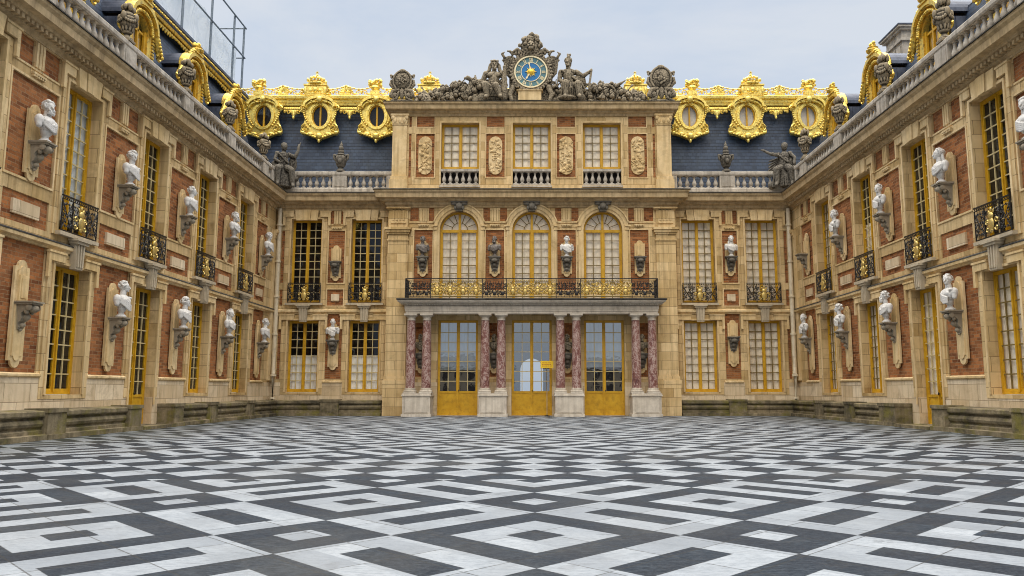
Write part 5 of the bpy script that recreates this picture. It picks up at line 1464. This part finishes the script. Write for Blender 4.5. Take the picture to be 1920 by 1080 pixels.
def warrior():
    mb = MB(); rng = random.Random(6)
    mb.ell((0,0,.90),(.46,.38,.32)); mb.limb([(0,0,1.0),(-.06,-.04,1.4),(-.08,-.06,1.80)],[.36,.34,.36]); mb.ell((-.08,-.06,1.95),(.50,.28,.25))
    mb.cap((-.10,-.08,2.12),(-.12,-.10,2.40),.15,.14); mb.ell((-.13,-.14,2.60),(.19,.22,.25)); mb.ell((-.15,-.22,2.42),(.14,.14,.13))
    mb.cap((-.18,-.35,2.62),(-.19,-.40,2.53),.03,.04)
    for q in range(12): mb.ell((-.16+rng.uniform(-.12,.12),-.27-rng.uniform(0,.06),2.34+rng.uniform(-.05,.1)),.055,None,7,5)
    mb.ell((-.10,-.02,2.76),(.26,.28,.22)); mb.ell((-.08,.1,2.60),(.20,.18,.26))
    mb.limb([(-.10,-.22,2.92),(-.08,-.02,3.06),(-.04,.2,2.9),(.02,.26,2.55)],[.07,.10,.10,.08]); mb.ell((-.13,-.12,3.08),(.07,.07,.10)); mb.ell((.02,-.02,3.12),(.07,.07,.10))
    mb.limb([(.40,-.04,1.98),(.80,-.02,1.72),(1.18,-.08,1.96)],[.18,.15,.10]); mb.limb([(1.12,-.08,1.94),(1.32,-.1,2.08)],[.10,.08])
    mb.limb([(1.34,-.1,2.12),(1.28,-.1,1.6),(1.16,-.1,.85)],[.085,.07,.055])                        # staff
    mb.limb([(-.56,-.04,1.98),(-.66,-.02,1.5),(-.40,-.38,1.2)],[.18,.14,.10])
    for q in range(8): mb.limb([(-.50+.05*q,-.26,2.02-.04*q),(.05+.09*q,-.30,1.62-.06*q),(.62+.05*q,-.10,1.66-.13*q)],[.06,.06,.055])  # cloak
    mb.ell((.62,.05,1.45),(.40,.22,.42))
    mb.limb([(-.22,-.15,.9),(-.32,-.75,1.0),(-.30,-.7,.25),(-.36,-.92,.10)],[.28,.23,.15,.11])
    mb.limb([(.24,-.15,.9),(.45,-.75,.95),(.52,-.72,.25),(.55,-.95,.10)],[.28,.23,.15,.11])
    for q in range(12): mb.limb([(-.5+q*.10,-.34,1.12),(-.5+q*.105,-.55,.78),(-.55+q*.115,-.42,.38)],[.08,.08,.06])
    mb.ell((0,.1,.35),(.8,.45,.45)); mb.ell((.5,.1,.35),(.5,.4,.4)); mb.ell((-.2,-.5,.14),(.6,.4,.16))
    return sculpt('stone_statue', mb, GREYST, .025, .035, .1)
o = link('stone_statue', hero(), None, (-2.32,-.82,18.53)); o.scale = (.96,.96,.95); tag(o, 'seated bare chested stone man in a beast skin hood holding a club, beside the clock', 'statue')
o = link('stone_statue', warrior(), None, (2.30,-.82,18.53)); o.scale = (.96,.96,.97); tag(o, 'seated stone warrior in a plumed helmet leaning on a staff, beside the clock', 'statue')

# ------------------------------------------------------------------ piles of carved arms and end cartouches
def trophy(x0, x1, hfun, seed):
    mb = MB(); rng = random.Random(seed); w = x1-x0
    n = int(w*44)
    for q in range(n):
        x = rng.uniform(x0, x1); h = hfun(x); z = rng.uniform(.02, 1)**.8*h; y = rng.uniform(-.30,.15); k = rng.random()
        if k < .16: mb.ell((x,y-.08,z*.8),(rng.uniform(.13,.24),.06,rng.uniform(.14,.26)),Matrix.Rotation(rng.uniform(-.6,.6),3,'Y'),12,8)
        elif k < .34: mb.ell((x,y,z*.85),(.17,.17,.18)); mb.limb([(x-.1,y-.1,z*.85+.15),(x,y,z*.85+.26),(x+.15,y+.05,z*.85+.15)],[.05,.07,.05])
        elif k < .60:
            a = rng.uniform(-1.1,1.1); L = rng.uniform(.3,.6); zz = min(z, h-.1); mb.limb([(x,y,max(.05,zz-L*.5*math.cos(a))),(x+L*.6*math.sin(a),y-.05,zz+L*.35*math.cos(a))],[.055,.035])
        elif k < .82:
            a = rng.uniform(-1,1); p = [(x,y,z)]
            for t in range(3): p.append((p[-1][0]+.14*math.sin(a+t*.7), y-.06+rng.uniform(-.05,.05), max(.04,p[-1][2]-.10+.10*math.cos(a*2+t))))
            mb.limb(p, [.10,.095,.08,.05])
        else: mb.ell((x,y-.05,z*.7),(rng.uniform(.1,.2),.14,rng.uniform(.1,.2)),Matrix.Rotation(rng.uniform(-1,1),3,'Y'),9,6)
    for q in range(9):                                                         # banner poles, lances and plumed helmets breaking the outline
        x = rng.uniform(x0+.4, x1-.4); h = hfun(x); a = rng.uniform(.5,1.25)*(-1 if x0 < 0 else 1); L = rng.uniform(.6,1.0)
        mb.limb([(x,.1,h*.4),(x+L*math.sin(a),.0,h*.4+L*math.cos(a))],[.05,.035]); mb.ell((x+L*math.sin(a),0,h*.4+L*math.cos(a)),(.07,.05,.13),Matrix.Rotation(a,3,'Y'),7,6)
        if q % 2: mb.limb([(x+.3*math.sin(a),.02,h*.4+.3*math.cos(a)+.1),(x+.6*math.sin(a),-.06,h*.4+.25*math.cos(a)),(x+.7*math.sin(a),-.1,h*.3)],[.12,.14,.08])
        else: mb.ell((x,-.12,h*.82),(.17,.18,.18)); mb.limb([(x-.14,-.12,h*.82+.14),(x,-.12,h*.82+.26),(x+.16,-.1,h*.82+.10),(x+.2,-.08,h*.82-.1)],[.05,.075,.07,.04])
    k = int(w/.3)
    for q in range(k): x = x0+.15+q*(w-.3)/max(1,k-1); mb.ell((x,.1,hfun(x)*.28),(.30,.26,max(.14,hfun(x)*.42)))
    return mb
def interp(pts):
    def f(x):
        for (xa,ya),(xb,yb) in zip(pts, pts[1:]):
            if xa <= x <= xb: return ya+(yb-ya)*(x-xa)/(xb-xa)
        return pts[0][1] if x < pts[0][0] else pts[-1][1]
    return f
tl = trophy(-6.95,-1.35, interp([(-7,.46),(-6.2,.75),(-5.2,1.1),(-4.6,1.4),(-3.9,1.55),(-3.1,1.7),(-1.3,1.5)]), 41)
tl.limb([(-3.75,-.2,.7),(-3.65,-.22,1.15),(-3.62,-.25,1.45),(-3.85,-.34,1.56),(-4.0,-.40,1.50)],[.26,.18,.13,.14,.08]); tl.limb([(-3.3,-.1,1.0),(-3.38,-.12,1.45),(-3.42,-.15,1.78)],[.16,.10,.05])
o = link('stone_trophy', sculpt('stone_trophy', tl, GREYST, .024, .05, .12), None, (0,-.56,18.53))
tag(o, 'pile of carved stone arms with a long necked beast beside the club holder', 'sculpture', 'piles of carved arms on the attic')
tr_ = trophy(1.25,6.95, interp([(1.2,1.4),(2.2,1.6),(3.1,1.5),(3.7,1.3),(4.3,1.45),(5.0,1.55),(5.5,1.2),(6.2,.72),(7,.44)]), 52)
tr_.limb([(3.6,-.0,.85),(4.2,-.02,1.05),(4.9,-.02,1.15),(5.25,-.05,1.0)],[.22,.24,.22,.2]); tr_.limb([(5.1,-.2,1.1),(5.4,-.3,1.25),(5.62,-.3,1.40)],[.12,.08,.04]); 
o = link('stone_trophy', sculpt('stone_trophy', tr_, GREYST, .024, .05, .12), None, (0,-.56,18.53))
tag(o, 'pile of carved stone arms with a reclining beast beside the staff holder', 'sculpture', 'piles of carved arms on the attic')
def cartouche(seed):
    mb = MB(); rng = random.Random(seed)
    mb.ell((0,0,1.45),(.56,.22,.68),None,24,16); mb.ell((0,-.12,1.42),(.40,.16,.50),None,20,12)
    n = 22
    for q in range(n):
        a = 2*PI*q/n; mb.cap((.58*math.cos(a),-.06,1.45+.70*math.sin(a)),(.58*math.cos(a+2*PI/n),-.06,1.45+.70*math.sin(a+2*PI/n)),.085,.085,7)
    for s in (-1,1):
        mb.limb([(s*.25,-.05,.80),(s*.55,-.1,.72),(s*.68,-.1,.42),(s*.46,-.12,.30),(s*.30,-.12,.45)],[.14,.16,.16,.13,.09]); mb.ell((s*.46,-.14,.42),(.2,.14,.2))
        mb.limb([(s*.55,0,1.75),(s*.74,-.03,1.86),(s*.72,-.05,1.68)],[.09,.08,.06]); mb.limb([(s*.58,-.02,1.0),(s*.76,-.04,1.2),(s*.72,-.05,1.5)],[.10,.10,.07])
        mb.limb([(s*.20,-.1,.62),(s*.36,-.14,.2),(s*.6,-.1,.08)],[.12,.11,.10])
    mb.ell((0,-.12,.55),(.17,.14,.38)); mb.box(-.72,.72,-.2,.25,0,.12); mb.ell((0,-.02,2.14),(.24,.16,.16))
    for q in range(22): a = rng.uniform(0,2*PI); r = rng.uniform(0,.75); mb.ell((.4*r*math.cos(a),-.26,1.42+.5*r*math.sin(a)),(.07,.06,.07),None,7,5)
    return sculpt('stone_cartouche', mb, GREYST, .024, .04, .1)
for x, s, k, lab in ((-7.76,.93,1,'oval carved stone shield on the attic corner nearest the scaffolded wing'),(7.76,1.05,2,'oval carved stone shield on the attic corner nearest the chimney wing')):
    o = link('stone_cartouche', cartouche(k), None, (x,-.95,18.53)); o.scale = (s,1,s*.97); tag(o, lab, 'sculpture', 'oval shields at the attic corners')

# ------------------------------------------------------------------ scaffold with tarpaulin behind the wing roof
def tarp_mat():
    m = newmat('pale_blue_tarpaulin'); g = N(m); co = g.n('ShaderNodeTexCoord').outputs['Object']
    n1 = g.noise(g.scaled(co,(1,.6,.5)), 1.1, 5, .6, .8); c = g.mix(g.ramp(n1,[(.3,0),(.7,1)]), (.60,.67,.75), (.80,.85,.90))
    st = g.math('FRACT', g.math('MULTIPLY', g.n('ShaderNodeSeparateXYZ',{0:co}).outputs[1], .5)); c = g.mix(g.math('MULTIPLY', g.math('LESS_THAN', st, .03), .4), c, (.42,.49,.57))
    d = g.n('ShaderNodeBsdfDiffuse', {'Color': c}); tl = g.n('ShaderNodeBsdfTranslucent', {'Color': c}); b = g.n('ShaderNodeBump', {'Height': n1, 'Strength': .8, 'Distance': .3})
    for q in (d, tl): g.t.links.new(b.outputs[0], q.inputs['Normal'])
    mx = g.n('ShaderNodeMixShader', {0: .45}); g.t.links.new(d.outputs[0], mx.inputs[1]); g.t.links.new(tl.outputs[0], mx.inputs[2]); g.surf(mx.outputs[0]); return m
sc_ = empty('scaffold', (-20,0,19.3)); tag(sc_, 'tarpaulin covered scaffold of steel tubes rising behind the wing roof', 'scaffold')
STEEL = simple_mat('scaffold_steel', (.12,.15,.18), (.24,.28,.32), 6, .45, metal=.5)
mb = MB(); rng = random.Random(9); ny, nz = 60, 16
def tz(i, j): 
    y = -13+17.4*i/ny; z = 5.15*j/nz; return (.10*math.sin(y*2.1+z*.7)+.07*math.sin(z*3.1+y*.9)+.04*math.sin(y*5.3-z*2.2), y, z)
vs = [tz(i,j) for i in range(ny+1) for j in range(nz+1)]; fs = [(i*(nz+1)+j,(i+1)*(nz+1)+j,(i+1)*(nz+1)+j+1,i*(nz+1)+j+1) for i in range(ny) for j in range(nz)]
mb.add(vs, fs); mb.quad((0,4.4,0),(-5,4.4,0),(-5,4.4,5.15),(0,4.4,5.15)); mb.build('tarpaulin', tarp_mat(), sc_, True)
for y in (-11.8,-8.0,-4.2,-.4,3.1): MB().tube([(.32,y,-.2),(.32,y,6.75)],.075,8).build('upright_tube', STEEL, sc_, True)
MB().tube([(.32,4.8,-.2),(.32,4.8,6.75)],.075,8).build('upright_tube', STEEL, sc_, True); MB().tube([(-1.5,4.8,1),(-1.5,4.8,6.75)],.06,8).build('upright_tube', STEEL, sc_, True)
for z in (4.6,6.72): MB().tube([(.42,-13,z),(.42,4.9,z)],.055,8).build('guard_rail', STEEL, sc_, True)
for z in (4.6,6.72): MB().tube([(.42,4.85,z),(-4.5,4.85,z)],.05,8).build('guard_rail', STEEL, sc_, True)

# ------------------------------------------------------------------ chimney on the opposite wing
rroof = [o for o in rw.children if o.name.startswith('roof')][0]
ch = MB(); ch.box(6.5,8.2,3.2,4.4,16.5,19.0); ch.box(6.4,8.3,3.1,4.5,19.001,19.14); ch.box(6.5,8.2,3.2,4.4,19.141,19.55); ch.box(6.36,8.34,3.06,4.54,19.551,19.67); ch.box(6.26,8.44,2.96,4.64,19.671,19.77)
for q in range(3): ch.box(6.62+q*.52, 6.98+q*.52, 3.15, 3.199, 17.8, 18.8)
ch.build('chimney', BALU, rroof); MB().box(6.22,8.48,2.92,4.68,19.771,19.83).build('chimney', LEAD, rroof)

# ------------------------------------------------------------------ notice on a post by the middle doors
SIGNY = simple_mat('yellow_notice', (.80,.52,.02), (.86,.58,.03), 3, .5); INK = simple_mat('notice_lettering', (.42,.12,.02), (.45,.15,.03), 5, .6)
sg = empty('notice_sign', (.86,-1.35,0)); tag(sg, 'yellow notice on a thin post in front of the middle doors', 'sign')
MB().box(-.36,.36,-.015,.015,2.70,3.10).build('sign_board', SIGNY, sg)
ik = MB(); rng = random.Random(3)
for r_, z in enumerate((2.99,2.90,2.81)):
    x = -.28
    while x < .25: wd = rng.uniform(.03,.09); ik.box(x, min(x+wd,.29), -.019, -.0155, z-.018, z+.018); x += wd+.025
ik.build('lettering', INK, sg)
MB().tube([(0,.02,0.03),(0,.02,2.7)],.018,8).build('post', BALU, sg, True); MB().lathe([(.20,0),(.20,.03),(.05,.05),(.03,.08)],0,.02,0.0,16).build('base', IRON, sg, True)

# ------------------------------------------------------------------ buildings on the far side of the forecourt (mirrored in the door panes)
FARW = stone_mat('far_wall_stone', (.20,.16,.11), (.26,.21,.15), (.10,.08,.06), streak=.4); FARR = simple_mat('far_slate_roof', (.03,.035,.045), (.05,.055,.065), 1, .7)
for x0, x1, hh, lab in ((-34,-5,7.0,'long stone building across the forecourt, longer of the two'),(8,30,6.4,'stone building across the forecourt, shorter of the two')):
    fb = empty('far_building', ((x0+x1)/2,-160,0)); tag(fb, lab, 'building', 'far buildings across the forecourt'); hw = (x1-x0)/2
    MB().box(-hw,hw,-6,6,0,hh).build('wall', FARW, fb); rf = MB(); rf.add([(-hw-.4,-6.4,hh),(hw+.4,-6.4,hh),(hw+.4,6.4,hh),(-hw-.4,6.4,hh),(-hw+4,0,hh+3.4),(hw-4,0,hh+3.4)],[(0,1,5,4),(1,2,5),(2,3,4,5),(3,0,4),(3,2,1,0)]); rf.build('roof', FARR, fb)
    for q in range(int(hw*2/3.4)):
        for z in (.8,3.9): MB().box(-hw+1+q*3.4,-hw+2.4+q*3.4,6.0,6.06,z,z+2).build('window', ROOM, fb)
# ------------------------------------------------------------------ marble court floor
def floor_mat():
    m = newmat('black_and_white_marble'); g = N(m); M = g.math
    co = g.n('ShaderNodeTexCoord').outputs['Object']; sx = g.n('ShaderNodeSeparateXYZ', {0: co})
    x = M('SUBTRACT', sx.outputs[0], .04); y = M('ADD', sx.outputs[1], 45.4); s = math.sqrt(.5)
    u = M('MULTIPLY', M('ADD', x, y), s); v = M('MULTIPLY', M('SUBTRACT', y, x), s)
    P, L, O = 3.42, 2.12, 4.80
    def axis(w):
        f = M('MULTIPLY', M('FRACT', M('DIVIDE', M('ADD', M('SUBTRACT', w, O), 10*P), P)), P)
        big = M('LESS_THAN', f, L)
        lo = M('MULTIPLY', M('SUBTRACT', 1.0, big), L)
        d0 = M('SUBTRACT', f, lo)
        wid = M('ADD', 1.30, M('MULTIPLY', big, L-1.30))
        d = M('MINIMUM', d0, M('SUBTRACT', wid, d0))
        return big, d
    bu, du = axis(u); bv, dv = axis(v)
    d = M('MINIMUM', du, dv); same = M('SUBTRACT', 1.0, M('ABSOLUTE', M('SUBTRACT', bu, bv)))
    MG = .43
    r1 = M('GREATER_THAN', d, MG); r2 = M('GREATER_THAN', d, .84)
    alt = M('SUBTRACT', r1, r2)                     # 1 inside the second ring only
    both = M('MULTIPLY', M('MULTIPLY', bu, bv), 1.0)
    inner = M('ADD', M('MULTIPLY', both, alt), M('MULTIPLY', M('SUBTRACT', 1.0, both), r1))
    # dark = same xor inner
    dark = M('ABSOLUTE', M('SUBTRACT', same, inner))
    # crossing band of small diamonds
    T = .86
    cu = M('FLOOR', M('DIVIDE', M('ADD', M('SUBTRACT', u, 10.97-T/2), 40*T), T)); cv = M('FLOOR', M('DIVIDE', M('ADD', M('SUBTRACT', v, 10.97-T/2), 40*T), T))
    row = M('SUBTRACT', M('ADD', cu, cv), 80.0)
    odd = M('MODULO', M('ABSOLUTE', row), 2.0); outer = M('GREATER_THAN', M('ABSOLUTE', row), 2.5)
    bdark = M('MAXIMUM', odd, outer)
    inb = M('LESS_THAN', M('ABSOLUTE', M('ADD', sx.outputs[1], 29.88)), 2.2)
    dark = M('ADD', M('MULTIPLY', dark, M('SUBTRACT', 1.0, inb)), M('MULTIPLY', bdark, inb))
    # plain dark border along the walls
    edge = M('MAXIMUM', M('GREATER_THAN', M('ABSOLUTE', M('SUBTRACT', sx.outputs[0], .15)), 13.75), M('GREATER_THAN', sx.outputs[1], -2.9))
    # joints
    def joint(w, per, th): 
        f = M('FRACT', M('DIVIDE', M('ADD', w, 40*per), per)); return M('LESS_THAN', M('MINIMUM', f, M('SUBTRACT', 1.0, f)), th/per)
    jd = M('LESS_THAN', M('MINIMUM', M('ABSOLUTE', M('SUBTRACT', d, MG)), d), .007)
    ju = M('MAXIMUM', joint(u, .855, .008), joint(v, .855, .008))
    jt = M('MAXIMUM', M('MULTIPLY', M('MULTIPLY', jd, .6), M('SUBTRACT',1.0,inb)), ju)
    n7 = g.noise(g.scaled(co, (1,2.2,1)), 26, 5, .75, .8); n1 = g.noise(co, 1.4, 6, .65); n2 = g.noise(g.scaled(co, (1,3.0,1)), 9, 5, .7); n3 = g.noise(co, .28, 4, .6); n4 = g.noise(co, 45, 3, .7)
    tile = g.n('ShaderNodeTexWhiteNoise', {0: g.n('ShaderNodeCombineXYZ', {0: M('FLOOR', M('DIVIDE', u, .4275)), 1: M('FLOOR', M('DIVIDE', v, .855)), 2: 0.0}).outputs[0]}, noise_dimensions='2D').outputs[0]
    white = g.mix(g.ramp(n1, [(.35,0),(.7,1)]), (.25,.28,.315), (.325,.352,.38))
    white = g.mix(M('MULTIPLY', g.ramp(n2, [(.45,0),(.68,1)]), .7), white, (.135,.155,.18))
    white = g.mix(M('MULTIPLY', tile, .7), white, (.15,.17,.195))
    blk = g.mix(g.ramp(n1, [(.35,0),(.7,1)]), (.005,.0095,.0165), (.012,.0195,.030))
    blk = g.mix(M('MULTIPLY', g.ramp(n2, [(.45,0),(.72,1)]), .8), blk, (.055,.068,.085))
    blk = g.mix(M('MULTIPLY', tile, .6), blk, (.010,.013,.020))
    blk = g.mix(M('MULTIPLY', g.ramp(n7, [(.50,0),(.64,1)]), .6), blk, (.06,.073,.09)); white = g.mix(M('MULTIPLY', g.ramp(n7, [(.52,0),(.66,1)]), .5), white, (.12,.135,.15))
    c = g.mix(dark, white, blk)
    c = g.mix(M('MULTIPLY', M('MULTIPLY', jt, g.ramp(n2, [(.3,.35),(.6,1)])), .9), c, (.03,.03,.028))
    c = g.mix(M('MULTIPLY', g.ramp(n3, [(.5,0),(.72,1)]), .25), c, (.13,.125,.11))
    n5 = g.noise(co, 3.2, 7, .75, .6); c = g.mix(M('MULTIPLY', g.ramp(n5, [(.56,0),(.70,1)]), .28), c, (.085,.083,.08))
    n6 = g.noise(co, .9, 3, .5); pit = M('MULTIPLY', g.ramp(n6, [(.66,0),(.72,1)]), g.ramp(n2, [(.45,0),(.6,1)])); c = g.mix(M('MULTIPLY', pit, .85), c, (.015,.015,.014))
    c = g.mix(M('MULTIPLY', g.ramp(n4, [(.62,0),(.75,1)]), .22), c, (.09,.10,.11))
    # damp moss close to the wings
    ax = M('ABSOLUTE', M('SUBTRACT', sx.outputs[0], .15)); wet = M('MULTIPLY', M('SUBTRACT', ax, 10.8), .24, clamp=True)
    wet = M('MULTIPLY', wet, g.ramp(n1, [(.38,.05),(.62,1)])); 
    c = g.mix(M('MULTIPLY', wet, .75), c, (.045,.047,.022))
    rough = M('ADD', g.ramp(n1, [(.3,.42),(.7,.66)]), M('MULTIPLY', wet, -.12))
    p = g.pbr(c, rough, bump=M('SUBTRACT', M('MULTIPLY', n2, .5), jt), bstr=.35, bdist=.015, spec=.3)
    g.set(p.inputs['Specular IOR Level'], M('SUBTRACT', .34, M('MULTIPLY', dark, .22)))
    return m
fm = MB(); fm.quad((-400,-400,0),(400,-400,0),(400,400,0),(-400,400,0))
tag(fm.build('courtyard_floor', floor_mat()), kind='structure')

# ------------------------------------------------------------------ sky, sun, camera
w = bpy.data.worlds.new('World'); scene.world = w; w.use_nodes = True
t = w.node_tree; t.nodes.clear()
class WN(N):
    def __init__(s, world): s.t = world.node_tree; s.out = s.t.nodes.new('ShaderNodeOutputWorld')
g = WN(w)
SUN_EL, SUN_AZ = 58, 184
sky = g.n('ShaderNodeTexSky'); sky.sky_type = 'NISHITA'; sky.sun_disc = False; sky.sun_elevation = R(SUN_EL); sky.sun_rotation = R(SUN_AZ); sky.air_density = 1.0; sky.dust_density = 2.0
co = g.n('ShaderNodeTexCoord').outputs['Generated']
sx = g.n('ShaderNodeSeparateXYZ', {0: co})
el = g.math('MAXIMUM', sx.outputs[2], 0.0)
n1 = g.noise(g.scaled(co, (1,1,2.6)), 1.6, 6, .6, .4); n2 = g.noise(g.scaled(co, (1,1,3.2)), 4.5, 5, .6)
cl = g.mix(g.ramp(n1, [(.40,0),(.60,1)]), (6.1,7.1,8.6), (7.6,8.15,8.95))
cl = g.mix(g.math('MULTIPLY', g.ramp(n2, [(.42,0),(.7,1)]), .35), cl, (7.6,8.1,9.1))
# an overcast sky grows brighter towards the zenith
hi = g.math('MULTIPLY', g.math('SUBTRACT', el, .52), 3.0, clamp=True)
br = g.math('ADD', .97, g.math('MULTIPLY', hi, 5.3))
cl = g.mix(hi, cl, (8.5,8.15,7.7))
back = g.n('ShaderNodeMapRange', {'Value': sx.outputs[1], 'From Min': .05, 'From Max': -.35, 'To Min': 1.0, 'To Max': .62}, interpolation_type='SMOOTHSTEP').outputs[0]
br = g.math('MULTIPLY', br, back)
cl = g.n('ShaderNodeVectorMath', {0: cl}, operation='SCALE'); g.set(cl.inputs[3], br)
mixc = g.mix(.9, sky.outputs[0], cl.outputs[0])
bg = g.n('ShaderNodeBackground', {'Color': mixc, 'Strength': .1}); g.surf(bg.outputs[0])
sd = bpy.data.lights.new('sun', 'SUN'); sd.energy = 2.0; sd.angle = R(70); sd.color = (1.0,.90,.74)
so = bpy.data.objects.new('sun', sd); COL.objects.link(so)
az = R(SUN_AZ); e = R(SUN_EL)
dirv = Vector((math.sin(az)*math.cos(e), math.cos(az)*math.cos(e), math.sin(e)))
so.rotation_euler = dirv.to_track_quat('Z','Y').to_euler()
cam = bpy.data.cameras.new('camera'); cam.sensor_width = 36; cam.lens = 36*1450/1920; cam.shift_x = -37/1920; cam.clip_start = .1; cam.clip_end = 2000
coo = bpy.data.objects.new('camera', cam); COL.objects.link(coo); coo.location = (0,-45.4,1.5)
coo.rotation_euler = (R(90)+math.atan(190/1450), 0, 0); scene.camera = coo
scene.view_settings.view_transform = 'Standard'; scene.view_settings.look = 'None'; scene.view_settings.exposure = 0; scene.view_settings.gamma = 1
scene.render.engine = 'CYCLES'; scene.cycles.max_bounces = 7; scene.cycles.transparent_max_bounces = 10; scene.cycles.use_denoising = True; scene.cycles.filter_width = 1.0
